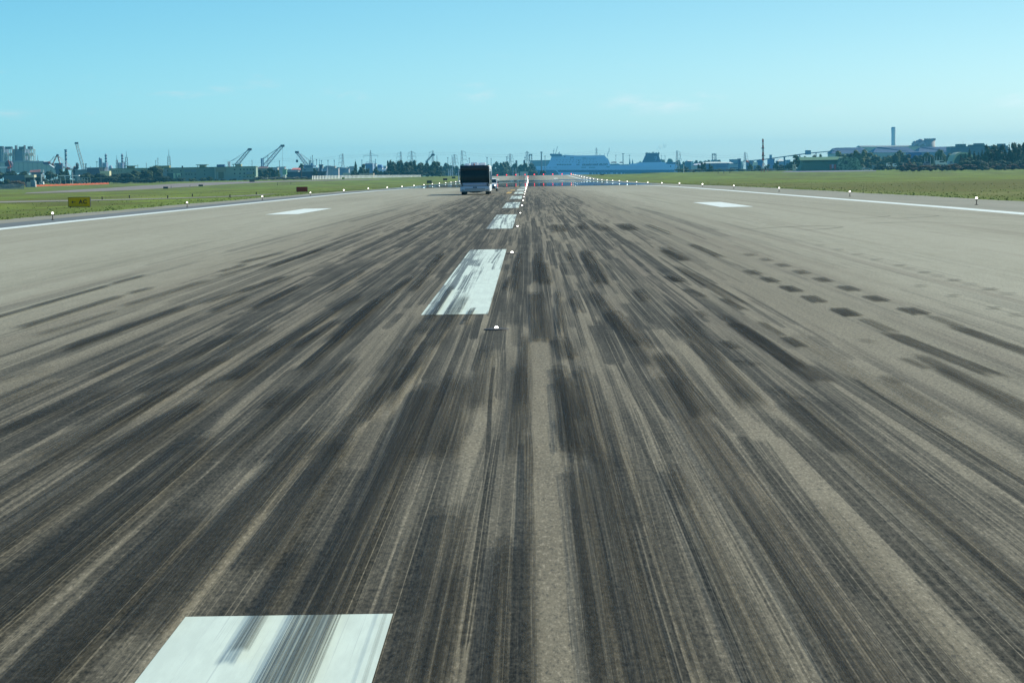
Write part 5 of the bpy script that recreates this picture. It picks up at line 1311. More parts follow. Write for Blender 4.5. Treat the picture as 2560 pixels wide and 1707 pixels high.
# ------------------------------------------------------------------ ferry
def ferry():
    Y = 3400; k = Y/F_PX
    o = W(1345, 440, Y); zw = o.z
    def P(px, py):      # px east along the hull, metres above the water line
        return (o.x+(px-1345)*k, zw+(440-.0165*(px-1345)-py)*k)
    t = thing("ferry", "large white and blue passenger ferry with a dark blue funnel behind the runway end", "ferry", (o.x+180*k, Y, zw))
    white = M((.52, .74, .92), .6, 0, .05, .05); blue = M((.008, .055, .20), .5, 0, .1, .05); dark = M((.005, .015, .04), .5); pale = M((.66, .72, .76), .6)  # hull white is tinted blue to stand in for skylight on the shaded side
    def poly(name, pts, mat, y0, y1, par=t):
        bm = B(); prism(bm, [P(*p) for p in pts], Y+y0, Y+y1); return obj(name, bm, mat, par)
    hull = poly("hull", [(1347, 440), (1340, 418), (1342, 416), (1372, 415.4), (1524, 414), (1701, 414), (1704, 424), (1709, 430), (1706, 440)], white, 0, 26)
    poly("boot_stripe", [(1345, 431.5), (1342.6, 425.5), (1388, 425.5), (1394, 431.5)], blue, -.25, 0, hull)
    poly("bow_panel", [(1350, 440), (1344.6, 431.2), (1394, 431.2), (1399, 440)], M((.05, .10, .19), .5), -.22, 0, hull)
    poly("blue_band", [(1397, 430.6), (1393.4, 425.6), (1706, 425), (1708, 431.6)], blue, -.25, 0, hull)
    poly("lower_blue", [(1473, 439.6), (1473, 430.4), (1560, 430.8), (1560, 439.6)], blue, -.2, 0, hull)
    poly("blue_band", [(1560.5, 440), (1560.5, 431.2), (1707, 431.7), (1704, 440)], M((.05, .10, .13), .6), -.22, 0, hull)
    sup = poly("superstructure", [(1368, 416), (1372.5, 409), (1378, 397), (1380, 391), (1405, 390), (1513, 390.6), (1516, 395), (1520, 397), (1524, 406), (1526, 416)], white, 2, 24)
    poly("bridge", [(1378.6, 391.4), (1375, 386.6), (1377, 385), (1403, 385.4), (1407, 388), (1404, 391)], M((.08, .17, .28), .4), 0, 26, sup)
    poly("roof_edge", [(1406, 389.9), (1412, 387.6), (1440, 389.4), (1512, 388.6), (1513, 390.5)], pale, 3, 22, sup)
    poly("mid_deck", [(1526, 416), (1524.5, 410), (1545, 409.4), (1550, 411.6), (1572, 411), (1574, 415)], M((.18, .30, .36), .6), 3, 20)
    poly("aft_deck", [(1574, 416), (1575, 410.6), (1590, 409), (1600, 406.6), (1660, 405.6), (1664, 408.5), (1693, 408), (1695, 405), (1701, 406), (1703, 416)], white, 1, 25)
    poly("stern_panel", [(1666, 410.4), (1663.5, 406.2), (1694, 405.8), (1694, 410.4)], blue, .4, 1, hull)
    fn = poly("funnel", [(1606, 406.6), (1611, 396), (1615.6, 386), (1618, 383), (1649, 384), (1647.6, 390.5), (1650, 398), (1653.5, 406.4)], M((.004, .035, .15), .5), 6, 19)
    for px in (1616, 1619.4, 1624.6, 1631.6, 1634.6, 1638.8, 1642.5, 1646.4, 1648.6):
        bm = B(); a, b = P(px-1.4, 386), P(px+1.0, 380.2+(px*7 % 3)*.7); tube(bm, (a[0], Y+12, a[1]), (b[0], Y+12, b[1]), .75, .55, 6); obj("exhaust_pipe", bm, dark, fn)
    # pale curved emblem on the funnel
    bm = B(); pts = [(1641.5, 392.6), (1639.6, 391.6), (1637.4, 393), (1637.2, 396), (1639.2, 397.2), (1641.2, 395.6), (1642, 392.4), (1641.4, 397.4), (1639.6, 400.6), (1637.2, 402)]
    for p, q in zip(pts, pts[1:]):
        a, b = P(*p), P(*q); tube(bm, (a[0], Y+5.9, a[1]), (b[0], Y+5.9, b[1]), .28, .28, 5)
    obj("emblem", bm, M((.35, .55, .70), .5), fn)
    def win(px, py, w, h, mat=dark, par=sup, y=1.9):
        bm = B(); a, b = P(px, py), P(px+w, py+h); box(bm, a[0], b[0], Y+y, Y+y+.08, b[1], a[1]); obj("window", bm, mat, par)
    for i in range(9): win(1392.5+4.15*i, 410.8, 2.7, 2.8)
    for px in (1441.6, 1445.8): win(px, 410.8, 2.6, 2.8)
    for px, py in ((1446.4, 400.4), (1446.4, 406), (1427, 394.4), (1432, 394), (1411.5, 390.4)): win(px, py, 2.0, 2.6)
    pm = M((.14, .26, .36), .5)
    for r_, (x0, n, st) in enumerate(((1392, 12, 8.3), (1398, 12, 8.4), (1460, 7, 4.6))):
        for i in range(n): win(x0+st*i, (399.8, 404.6, 396)[r_], 1.6, 1.7, pm)
    for px, py, w, h in ((1455, 395.2, 9.6, 1.4), (1453, 418, 12, 2.2), (1472, 418, 16, 2.2), (1516, 416.6, 8, 2.4)): win(px, py, w, h, M((.16, .32, .42), .5), hull, -.05)
    for i, (px, py, w, h) in enumerate(((1355.2, 419.4, 1.6, 1.8), (1359.8, 418.6, .8, 3.2), (1362.6, 419.4, 1.3, 2.6), (1366.6, 418.4, .8, 1.6), (1374.8, 418, .9, 3.2), (1385, 418.2, 1.1, 1.4), (1389.4, 417.8, 1.4, 1.7), (1674.6, 414.4, 2.6, 3.4), (1690, 421.2, 2.2, 2.2))):
        win(px, py, w, h, dark, hull, -.06)
    for i in range(8): # pale doors in the blue band
        win((1479, 1486, 1493.5, 1504, 1513.6, 1525.4, 1540, 1551)[i], 431.6, (4, 2.6, 5, 4, 3, 7, 3.4, 4)[i], 5, M((.30, .48, .62), .5), hull, -.24)
    # masts
    for p, q, r_ in (((1384.6, 386), (1386.4, 372), .35), ((1389.4, 386), (1395.4, 366.5), .40), ((1383, 378), (1387.6, 378), .4), ((1397.4, 385), (1397.6, 381.5), .5), ((1399.6, 385), (1400, 379.8), .45), ((1500.8, 389), (1501, 385.2), .6), ((1436, 389.6), (1436, 386), .25), ((1512.4, 390), (1512.4, 383.4), .25),
                     ((1519.6, 392), (1519.4, 386.5), .45), ((1519.4, 386.5), (1523.6, 378.6), .4), ((1523.6, 378.6), (1524.4, 370), .38)):
        bm = B(); a, b = P(*p), P(*q); tube(bm, (a[0], Y+12, a[1]), (b[0], Y+12, b[1]), r_, r_*.7, 5); obj("mast", bm, M((.10, .20, .28), .5), t)
    for px in (1575, 1582):
        bm = B(); a, b, c = P(px-2.2, 411), P(px, 396.6 if px < 1580 else 396.8), P(px+2.2, 411); prism(bm, [a, b, c], Y+9, Y+11); obj("ventilator", bm, M((.05, .14, .20), .5), t)
    # lifeboats in red, ahead of the funnel
    for px0, px1, py in ((1526, 1543, 404.4), (1548, 1558, 404.8)):
        bm = B(); a, b = P(px0, py), P(px1, py+3.2); prism(bm, [(a[0], a[1]-1.2), (a[0]+1, b[1]), (b[0]-1, b[1]), (b[0], a[1]-.8), ((a[0]+b[0])/2, a[1])], Y+4, Y+7); obj("lifeboat", bm, M((.42, .09, .10), .6), t)
    to = lettering("ship_name", "GRANDI NAVI VELOCI", 3.7, M((.02, .04, .12), .5), t, 1.0, .2)
    a = P(1487, 412.6); to.location = (a[0]-t.location.x, 1.7, a[1]-t.location.z); to.scale = (.98, 1, 1)
ferry()
sea = M((.035, .085, .11), .25, 0, .1, .02)
bm = B(); box(bm, -520, 720, 1700, 4300, -4.2, -3.9); o = obj("water", bm, sea); o["kind"] = "structure"
# thin smoke from the funnel
def smoke():
    m = D.materials.new("smoke"); m.use_nodes = True; nt = m.node_tree; nt.nodes.clear()
    out = nt.nodes.new("ShaderNodeOutputMaterial"); pv = nt.nodes.new("ShaderNodeVolumePrincipled")
    pv.inputs["Color"].default_value = (.25, .30, .32, 1); pv.inputs["Density"].default_value = .022
    nt.links.new(pv.outputs[0], out.inputs["Volume"])
    bm = B()
    for px, py, r in ((1642, 380, 3), (1646, 374, 4), (1652, 369, 6), (1660, 365, 7)):
        c = W(px, py, 3412); s = r*3400/F_PX
        vv = bmesh.ops.create_icosphere(bm, subdivisions=2, radius=1)["verts"]
        for v in vv: v.co = Vector((c.x+v.co.x*s*1.3, c.y+v.co.y*s, c.z+v.co.z*s*.9))
    o = obj("smoke", bm, m, None, True); tag(o, "thin grey smoke drifting right from the ferry's funnel", "smoke", kind="stuff")
smoke()

# ------------------------------------------------------------------ right of the ferry
building("white_block", "tall narrow pale block with a sunlit right side behind the ferry's stern", 1714.5, 1729, 403, 432, 2100, M((.22, .36, .40), .8), M((.70, .72, .62), .7), 14, roof_pts=[(1719, 403.4), (1719, 401.4), (1731, 401.4), (1731, 403.4)])
building("cream_block", "cream wall right beside the tall narrow block", 1729.4, 1743, 415.6, 430, 1900, M((.72, .70, .52), .8), None, 8)  # one even cream wall colour
building("painted_sunlit_side", "narrow strip coloured as the sunlit side of the tall narrow block", 1729.2, 1734, 403.4, 430, 2090, M((.66, .74, .64), .8), None, 10)  # paler box, its colour stands in for the tall block's sunlit right side
t = building("long_terminal", "long blue-grey terminal building with a pale roof left of the radar mast", 1763, 1823.5, 408, 428, 1900, M((.16, .27, .36), .7), M((.62, .70, .64), .7), 14, [(1790, 1822, 411, 414), (1790, 1822, 416, 418.6), (1783, 1784.5, 409, 426)], win_mat=M((.09, .19, .32), .4), roof_pts=[(1756, 408.8), (1763, 405.6), (1790, 404.6), (1828, 405.2), (1834, 408.8)])
building("low_roof_shed", "low shed with a pale lilac roof behind the two round trees", 1735, 1764, 413, 428, 1950, M((.3, .36, .34), .8), M((.46, .52, .58), .7), 12, roof_pts=[(1733, 413.6), (1737, 409.4), (1762, 407.4), (1764, 413.6)])
building("white_annex", "white low annex between the terminal building and the dark tower block", 1824, 1847, 410.6, 425, 1880, M((.66, .72, .66), .8), M((.20, .34, .36), .7), 10, [(1824.4, 1846.6, 419.6, 421.4)])
building("dark_tower_block", "narrow dark blue tower block left of the windsock", 1847, 1852.4, 397.4, 427, 1870, M((.06, .15, .26), .7), M((.08, .16, .22), .7), 8, roof_pts=[(1844.6, 398.6), (1845.4, 396.4), (1853, 396.2), (1853, 398.6)])
building("pale_slab", "narrow pale green slab right beside the dark tower block", 1853.2, 1857, 404, 427, 1880, M((.40, .56, .50), .8), None, 6)
t = mast(1865, 396, 430, 1450, .12, GALV, "pole carrying the red and white windsock", "windsock", cat="windsock")
bm = B()
for j, (a, b) in enumerate((((1865.5, 402.4), (1867.5, 403.4)), ((1867.5, 403.4), (1869.6, 404.6)), ((1869.6, 404.6), (1871.8, 406.2)))):
    u, v = W(*a, 1449), W(*b, 1449); tube(bm, u, v, .62-.12*j, .50-.12*j, 10)
obj("sock", bm, M((.62, .16, .12), .8, 0, .2, 3), t)
building("white_board", "white rectangular board on a blue base right of the windsock", 1882.3, 1894.2, 405.4, 412.6, 1700, M((.70, .76, .66), .7), None, 1.5, cat="board")
building("blue_kiosk", "small blue kiosk below the white rectangular board", 1884.6, 1890, 414, 427, 1690, M((.10, .19, .34), .7), None, 3, cat="kiosk")
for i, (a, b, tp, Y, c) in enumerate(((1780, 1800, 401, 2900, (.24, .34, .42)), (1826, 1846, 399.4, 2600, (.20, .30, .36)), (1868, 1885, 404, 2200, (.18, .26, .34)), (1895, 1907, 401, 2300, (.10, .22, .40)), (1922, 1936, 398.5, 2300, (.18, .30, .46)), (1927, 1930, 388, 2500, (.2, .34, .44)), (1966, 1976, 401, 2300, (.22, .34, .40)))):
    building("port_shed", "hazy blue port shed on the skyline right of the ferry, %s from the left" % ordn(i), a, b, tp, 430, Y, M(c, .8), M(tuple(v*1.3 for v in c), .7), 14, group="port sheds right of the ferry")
building("gabled_shed", "pale blue gabled shed under the conveyor bridge", 1943, 1963, 403, 428, 2100, M((.24, .36, .42), .8), M((.62, .68, .62), .7), 14, roof_pts=[(1942, 403.6), (1951, 397), (1957, 398.6), (1964, 403.6)])
def radar_mast():
    g = gpix(1908, 430.6); Y = g.y; x = g.x; z0 = g.z
    t = thing("measuring_mast", "tall red and white striped lattice mast on four legs right of the windsock", "mast", (x, Y, z0))
    u = lambda px, py: W(px, py, Y)
    zz = [u(1907.8, p).z for p in (402, 395, 389, 381, 372, 364, 356, 348)]
    for i, (a, b) in enumerate(zip(zz, zz[1:])):
        bm = B(); w = 1.0*(1-i*.07)*Y/1250; lattice(bm, (x, Y, a), (x, Y, b), w*.9, w*.85, 3, .13); box(bm, x-.16*w, x+.16*w, Y-.1, Y+.1, a, b); obj("tower_section", bm, M((.34, .07, .05), .6) if i % 2 == 0 else M((.48, .48, .44), .6), t)
    bm = B(); tube(bm, (x, Y, zz[-1]), (x, Y, u(1907.8, 346.4).z), .1, .05, 6); obj("spike", bm, DARKM, t)
    for py, a, b in ((371, 1902.6, 1911), (389.4, 1904.4, 1912.6)):
        bm = B(); box(bm, u(a, py).x, u(b, py).x, Y-.6, Y+.6, u(a, py).z-.16, u(a, py).z+.12); obj("platform", bm, M((.07, .06, .05), .7), t)
    top = Vector((x, Y, zz[0]))
    for dx, dy in ((-1.2, -1), (.2, -1.4), (2.6, -.6), (-.8, 2.0), (1.2, 2.2)):
        foot = Vector((x+dx, Y+dy, z0-.05)); 
        for s in range(4):
            bm = B(); tube(bm, foot.lerp(top, s/4), foot.lerp(top, (s+1)/4), .12, .12, 6); obj("leg", bm, RED if s % 2 == 0 else M((.62, .62, .60), .6), t)
radar_mast()
def conveyor():
    Y = 2050; t = thing("conveyor_bridge", "long inclined conveyor bridge rising to the blue roofed halls", "conveyor", tbox(1940, 1960, 428, Y))
    bm = B(); pprism(bm, [(1858, 404.5), (1858, 402.6), (1905, 398.6), (1961, 391.0), (2020, 382.6), (2086, 376.6), (2086, 378.6), (2020, 385.0), (1961, 393.2), (1905, 400.8)], Y, 4); obj("gallery", bm, M((.10, .20, .25), .7), t)
    for a, b, tp in ((1960, 1963, 392.5), (1999, 2000.6, 387), (1935, 1936.4, 396), (2040, 2041.4, 381)):
        bm = B(); v = pbox(bm, a, b, tp, 420, Y+.5, 3)
        zm = min(q.co.z for q in bm.verts)
        for q in bm.verts:
            if q.co.z < zm+.01: q.co.z = zg(q.co.x, Y)
        obj("support", bm, M((.08, .17, .22), .7), t)
    bm = B(); pbox(bm, 2015, 2027.4, 377.4, 387, Y-1, 7); obj("transfer_house", bm, M((.22, .36, .44), .7), t)
    bm = B(); pprism(bm, [(2014, 377.6), (2016, 376), (2026.6, 376.4), (2028.4, 377.6)], Y-1.5, 8); obj("roof", bm, M((.12, .22, .28), .7), t)
conveyor()
def shelter():
    """hardened aircraft shelter, green barrel roof, camouflaged rounded right part"""
    Y = 1330; g = M((.09, .19, .12), .8, 0, .2, .1); roofm = M((.12, .25, .14), .8, 0, .2, .1)
    t = thing("aircraft_shelter", "long dark green barrel-roofed shelter with a netted front on the right", "hangar", tbox(1990, 2100, 426, Y))
    def row(pts_, y0, dep, mat, name):
        bm = B(); pprism(bm, pts_, y0, dep)
        return obj(name, bm, mat, t)
    z0 = zg(60, Y)-.4
    X0, X1 = W(1996, 420, Y).x, W(2100, 420, Y).x; zt = W(2050, 393.2, Y).z
    n = 12; bm = B(); A_, B__ = [], []
    for i in range(n+1):
        a = math.pi*i/n; yy = Y+9-9*math.cos(a)*1.0; z = z0+(zt-z0)*min(1, math.sin(a)**.55) if 0 < i < n else z0
        A_.append(bm.verts.new((X0+(1.8 if z > z0+2 else 0)+(z-z0)*.18, yy, z))); B__.append(bm.verts.new((X1+2, yy, z)))
    for i in range(n): bm.faces.new((A_[i], A_[i+1], B__[i+1], B__[i]))
    bm.faces.new(A_); bm.faces.new(B__[::-1]); obj("barrel_vault", bm, g, t, False)
    bm = B(); rv = pbox(bm, 2000, 2099, 392.6, 400.5, Y-.3, 12)
    zt_ = max(v_.co.z for v_ in rv)
    for v_ in rv:
        if v_.co.z > zt_-.1: v_.co.y += 4.5 if v_.co.y < Y+5 else -3
    obj("roof", bm, roofm, t)
    # netted part
    Xa, Xb = W(2092, 420, Y).x, W(2155, 420, Y).x; zt2 = W(2125, 392.6, Y).z
    m, nt, b, out = new_mat("camouflage_net"); X, Yn, Z, P = world_xyz(nt)
    c = mixc(nt, sstep(nt, noise(nt, P, .75, 4, .7, 1.2), .47, .53), (.045, .10, .055), (.26, .38, .24)); nt.links.new(c.o, b.inputs["Base Color"]); b.inputs["Roughness"].default_value = .9
    bm = B(); prof = [(2091, 427), (2093.5, 412), (2097.5, 402), (2102, 395), (2110, 392.6), (2136, 393.2), (2143, 396), (2149, 403), (2153, 412), (2156, 427)]
    pprism(bm, prof, Y-5, 16)
    obj("netted_front", bm, m, t)
    for px in (2124.5, 2139.5):
        bm = B(); pbox(bm, px-.5, px+.5, 393.5, 427, Y-5.12, .1); obj("seam", bm, M((.06, .13, .08), .8), t)
    bm = B(); pbox(bm, 2111, 2119.5, 402, 411, Y-5.14, .1); obj("opening", bm, M((.03, .06, .05), .8), t)
shelter()
building("cream_cabin", "small cream cabin at the left end of the green shelter", 1982.8, 1990, 412.6, 424.6, 1320, M((.58, .60, .36), .8), M((.42, .46, .32), .8), 3, [(1984.6, 1986.4, 415.4, 421)], cat="cabin")
t = thing("red_barrier_poles", "red and white poles with a pale board before the green shelter", "barrier", tbox(2074, 2089, 424, 1315))
for px in (2074.8, 2077.4, 2086.4, 2088.6): bpart("pole", [(px, px+1.1, 411.6, 424.2)], RED, 1315, .3, t)
bpart("board", [(2079.6, 2084, 411, 421)], M((.30, .32, .42), .7), 1315.2, .3, t)
# blue roofed halls
HB = M((.055, .095, .17), .6, 0, .1, .05); HC = M((.66, .62, .42), .8)
def hall(label, px0, px1, wt, bot, roofp, Y, wall=HC): building("roofed_hall", label, px0, px1, wt, bot, Y, wall, HB, 40, roof_pts=roofp, cat="warehouse", group="blue roofed halls")
hall("blue roofed hall where the conveyor bridge ends, leftmost of the halls", 2082, 2172, 383.6, 410, [(2079, 384), (2088, 371.4), (2096, 369.6), (2155, 368.6), (2168, 371), (2173, 384)], 2350)
building("ridge_hall", "long cream upper hall between the blue roofs", 2153, 2300, 367, 400, 2600, HC, M((.24, .28, .28), .7), 40, cat="warehouse", roof_pts=[(2152, 367.4), (2153, 364.2), (2300, 363.2), (2304, 367.4)])
hall("blue roofed hall in front of the long cream upper hall", 2187, 2292, 381, 402, [(2183, 381.6), (2196, 370), (2204, 367.6), (2275, 367.2), (2294, 381.6)], 2300, M((.55, .54, .38), .8))
hall("blue roofed hall left of the stepped green office block", 2300, 2380, 380, 402, [(2296, 380.6), (2306, 370.2), (2316, 367.4), (2376, 366.6), (2384, 380.6)], 2250, M((.22, .30, .34), .8))
building("blue_canopy", "dark blue curved canopy between the blue roofed halls", 2271, 2304, 381, 400, 2150, M((.02, .09, .28), .5), HB, 14, roof_pts=[(2269, 381.6), (2276, 378.4), (2288, 377.6), (2299, 379), (2306, 381.6)])
t = thing("cooling_tower", "very tall slim pale blue tower rising behind the blue roofed halls", "tower", tbox(2228, 2239, 400, 3500))
bm = B(); x = W(2233.8, 364, 3500).x; r = 5.6*3500/F_PX
za, zb_ = W(2233.8, 364, 3500).z, W(2233.8, 320, 3500).z; lathe(bm, x, 3500, [(r, zg(x, 3500)), (r*1.0, za), (r*.94, (za+zb_)/2), (r, zb_-1)], 20); obj("shaft", bm, M((.70, .76, .80), .8), t, False)
bm = B(); lathe(bm, x, 3500, [(r*1.03, zb_-1), (r*.85, zb_+.6), (r*.8, zb_+1.2)], 20); obj("rim", bm, M((.30, .38, .46), .8), t)
def silos():
    Y = 2600; t = thing("silo_building", "round concrete silo with ribbed rim and domes behind the blue halls", "silo", tbox(2283, 2342, 400, Y))
    x = W(2328.5, 380, Y).x; r = 13.4*Y/F_PX; z0 = zg(x, Y); z1, z2 = W(2328.5, 351, Y).z, W(2328.5, 346.2, Y).z
    bm = B(); lathe(bm, x, Y+10, [(r, z0), (r, z1)], 28); obj("drum", bm, M((.38, .37, .34), .8), t, True)
    bm = B()
    for i in range(28):
        a = 2*math.pi*i/28; 
        if i % 2: continue
        xx, yy = x+r*.98*math.cos(a), Y+10+r*.98*math.sin(a); box(bm, xx-.55, xx+.55, yy-.55, yy+.55, z1, z2)
    lathe(bm, x, Y+10, [(r*.90, z1), (r*.90, z2-.6)], 24); obj("ribbed_rim", bm, M((.30, .30, .32), .8), t)
    for px, tp, rw in ((2290, 352.4, 5), (2298, 350, 6), (2305, 347.4, 8), (2311, 351, 5)):
        xx = W(px, tp, Y).x; rr_ = rw*Y/F_PX; zt = W(px, tp, Y).z; bm = B()
        lathe(bm, xx, Y+8, [(rr_, z0), (rr_, zt-rr_*.7), (rr_*.85, zt-rr_*.35), (rr_*.5, zt-rr_*.1), (.1, zt)], 14); obj("dome", bm, M((.22, .24, .28), .7), t, True)
    bm = B(); 
    for k in range(9): u = W(2284+3.6*k, 356+(k*5 % 7), Y-1); box(bm, u.x-.9, u.x+.9, Y-1, Y+1, u.z-1.2, u.z+.6)
    obj("walkway", bm, M((.45, .47, .5), .6), t)
    bpart("annex", [(2284, 2320, 357, 380)], M((.30, .33, .35), .8), Y+2, 14, t)
silos()
OB = M((.15, .21, .22), .8)
t = building("office_block", "long stepped grey-green office block behind the dark pines", 2376, 2520, 366.6, 410, 1900, OB, M((.11, .16, .17), .8), 18, [(2380+12*k, 2388+12*k, 371, 373.4) for k in range(11)], win_mat=M((.11, .17, .22), .5))
for a, b, c in ((2392.6, 2415, 360.4), (2424, 2463, 362), (2438, 2461, 358.6), (2497, 2514, 359.6)): bpart("roof_block", [(a, b, c, 367)], M((.12, .18, .19), .8), 1904+a*.001, 8, t)
for px, tp in ((2407.6, 353.5), (2421.6, 360)):
    bm = B(); u = W(px, tp, 1905); tube(bm, (u.x, 1905, W(px, 367, 1905).z), u, .12, .08, 5); obj("antenna", bm, GALV, t)
def arch_hangar():
    Y = 1420; t = thing("arch_hangar", "pale green arched hangar half hidden by the dark pines", "hangar", tbox(2380, 2430, 412, Y))
    pts = [(2379.6, 414), (2381, 404), (2384, 394.5), (2389, 387), (2396, 382), (2405, 380.6), (2420, 381.6), (2432, 388), (2440, 400), (2442, 414)]
    inner = [(2438, 414), (2436, 401), (2429, 391.5), (2419, 386), (2405, 385), (2398, 386.4), (2392, 391), (2387.5, 398), (2384.6, 406), (2384, 414)]
    bm = B(); pprism(bm, pts+inner, Y, 18); obj("arch", bm, M((.42, .50, .34), .8), t)
    bm = B(); pprism(bm, [(a, b) for a, b in inner], Y+4, 13); obj("end_wall", bm, M((.08, .20, .20), .8), t)
arch_hangar()
def vehicle(label, px0, px1, top, bot, Y, mat, kind="van"):
    t = thing("parked_"+kind, label, kind, tbox(px0, px1, bot, Y), "vehicles parked at the right")
    w = px1-px0; bm = B()
    if kind == "van": pprism(bm, [(px0, bot-.8), (px0, top+.8), (px0+w*.1, top), (px0+w*.72, top), (px0+w*.86, top+(bot-top)*.45), (px1, top+(bot-top)*.55), (px1, bot-.8)], Y, 2)
    elif kind == "truck": pprism(bm, [(px0, bot-1), (px0, top), (px0+w*.7, top), (px0+w*.7, top+(bot-top)*.25), (px0+w*.9, top+(bot-top)*.3), (px1, top+(bot-top)*.6), (px1, bot-1)], Y, 2.4)
    else: pprism(bm, [(px0, bot-.8), (px0, bot-(bot-top)*.55), (px0+w*.2, bot-(bot-top)*.6), (px0+w*.32, top), (px0+w*.72, top), (px0+w*.86, bot-(bot-top)*.55), (px1, bot-(bot-top)*.5), (px1, bot-.8)], Y, 1.8)
    obj("body", bm, mat, t)
    bm = B(); pbox(bm, px0+w*.34, px0+w*.76, top+(bot-top)*.14, top+(bot-top)*.44, Y-.04, .03); obj("window", bm, WIN, t)
    for f in (.2, .8):
        u = W(px0+w*f, bot-.9, Y); bm = B(); rr_ = .9*Y/F_PX*1.4; tube(bm, (u.x, Y-.08, u.z), (u.x, Y+.15, u.z), rr_, rr_, 12); obj("wheel", bm, DARKM, t)
vehicle("white van with its dark open side parked between trees and brown hedge", 2216.6, 2226.6, 408, 417, 1330, M((.75, .75, .72), .4))
vehicle("white round-fronted van parked just left of the pinkish post", 2232.6, 2243, 409, 418.6, 1325, M((.70, .75, .78), .4))
vehicle("grey truck parked right of the netted shelter front", 2181, 2196, 413, 426, 1300, M((.20, .26, .27), .6), "truck")
vehicle("blue-grey car parked at the left end of the brown hedge", 2196, 2208, 418.4, 426.6, 1290, M((.20, .28, .38), .4), "car")
vehicle("pale flat trailer car right beside the netted shelter front", 2155, 2178, 419, 425.8, 1310, M((.36, .44, .42), .5), "car")
vehicle("white truck body showing above the brown hedge", 2340, 2367, 401.4, 413, 1280, M((.75, .76, .72), .5), "truck")
vehicle("light blue van right of the white truck above the hedge", 2369, 2385, 403.4, 412.6, 1285, M((.25, .42, .55), .4))
vehicle("maroon-grey car above the hedge left of the white truck", 2309, 2326, 404, 414, 1285, M((.20, .18, .24), .5), "car")
mast(2257.4, 409, 427.4, 1240, .42, M((.46, .36, .30), .8), "thick pinkish post at the left end of the brown hedge", "gate_post", cat="post")
for i, px in enumerate((2312, 2318, 2326, 2335.4, 2341.6, 2349, 2355)):
    mast(px, 391.6+(i % 3)*.5, 402, 1500, .12, M((.7, .74, .68), .5), "thin white pole above the parked vehicles, %s of seven from the left" % ordn(i), "white_pole", group="row of white poles", cat="pole")
for i, px in enumerate((1795.3, 1809.6, 1824.6)):
    mast(px, 424.4+.2*i, 430.5-.3*i, 1230, .16, M((.03, .05, .04), .8), "short dark stake in the grass before the terminal building, %s of three" % ordn(i), "stake", group="dark stakes in the right grass", cat="post")
mast(1709.3, 411, 434, 1350, .18, WHT, "white pole with a side arm standing before the ferry's stern", "white_pole", cat="pole")

# ------------------------------------------------------------------ trees, left to right
n_ = [0]
PG = "umbrella pines left of the green barracks"
for i, (px, top, w, Y) in enumerate(((-8, 424, 44, 1330), (28, 423.5, 46, 1330), (60, 424.5, 34, 1340))):
    tree(px, top, w, Y, "broad dark pine at the far left below the pale green hall, %s from the left" % ordn(i), "umbrella", LEAF_DK, "pine_tree", "pines below the pale green hall")
for i, (px, top, w, Y) in enumerate(((124, 425.4, 40, 1290), (154, 421, 20, 1330), (168, 420, 14, 1340), (216, 430.4, 42, 1240), (248, 430.6, 44, 1240), (284, 434, 36, 1235), (305, 431, 34, 1240), (318, 430, 26, 1235), (350, 423.5, 40, 1230), (386, 413.4, 46, 1230), (372, 425, 30, 1220), (398, 424, 26, 1215), (335, 433, 30, 1215), (410, 440, 22, 1215))):
    tree(px, top, w, Y, "dark umbrella pine in the belt left of the green barracks, %s from the left" % ordn([124, 154, 168, 216, 248, 284, 305, 318, 335, 350, 372, 386, 398, 410].index(px)), "round" if w < 24 or i > 7 else "umbrella", LEAF_DK, "pine_tree", PG)
tree(187, 406.5, 17, 1600, "round dark bush-like tree rising above the stacker's boom", "round", leaf_material("purple_leaves", (.03, .035, .045), (.06, .07, .08)))
for i, (a, b, tp, Y) in enumerate(((60, 110, 440, 1240), (100, 160, 446, 1235), (150, 210, 448, 1230), (200, 260, 443, 1225), (250, 310, 442, 1220), (300, 360, 443, 1212), (350, 415, 440, 1208))):
    tree((a+b)/2, tp, b-a+8, Y, "dark undergrowth at the foot of the left pines, %s stretch from the left" % ordn(i), "hedge", LEAF_DK, "hedge", "undergrowth below the left pines", cat="hedge")
tree(8, 446, 30, 1000, "dark bush behind the palisade fence at the far left edge", "hedge", LEAF_DK, "bush", cat="bush")
tree(43, 449.5, 36, 990, "rusty brown bush between the palisade fence and the open shelter", "hedge", LEAF_BR, "bush", cat="bush")
tree(22, 458, 50, 960, "low grey-green bush just behind the palisade fence", "hedge", LEAF_GY, "bush", cat="bush")
for i, (px, top, w, m_) in enumerate(((425, 447, 26, LEAF_DK), (452, 444.5, 34, LEAF_DK), (480, 446, 26, LEAF_DK), (505, 443.6, 22, LEAF_DK), (520, 440.6, 26, LEAF_MD), (541, 447, 9, LEAF_DK), (560, 447.5, 16, LEAF_DK), (583, 446.6, 16, LEAF_DK), (612, 447.6, 20, LEAF_GY), (632, 448.4, 20, LEAF_DK))):
    tree(px, top, w, 1290, "low bush at the foot of the green barracks, %s from the left" % ordn(i), "hedge", m_, "bush", "bushes along the green barracks", cat="bush")
for i, (px, top, w, Y, m_) in enumerate(((657, 424, 26, 1450, LEAF_DK), (672, 418, 14, 1480, LEAF_DK), (684, 418.4, 18, 1460, LEAF_DK), (694, 424, 14, 1440, LEAF_MD), (724, 431, 16, 1430, LEAF_DK))):
    tree(px, top, w, Y, "dark tree between the hipped house and the dark wall, %s from the left" % ordn(i), "round", m_, group="trees right of the barracks")
for i in range(5):
    tree(652+i*29, 441.5, 34, 1310, "grey-green hedge left of the white fence, %s stretch from the left" % ordn(i), "hedge", LEAF_GY, "hedge", "hedge left of the white fence", cat="hedge")
tree(787.5, 420, 12, 1400, "round dark tree before the right end of the dark wall", "round", LEAF_DK)
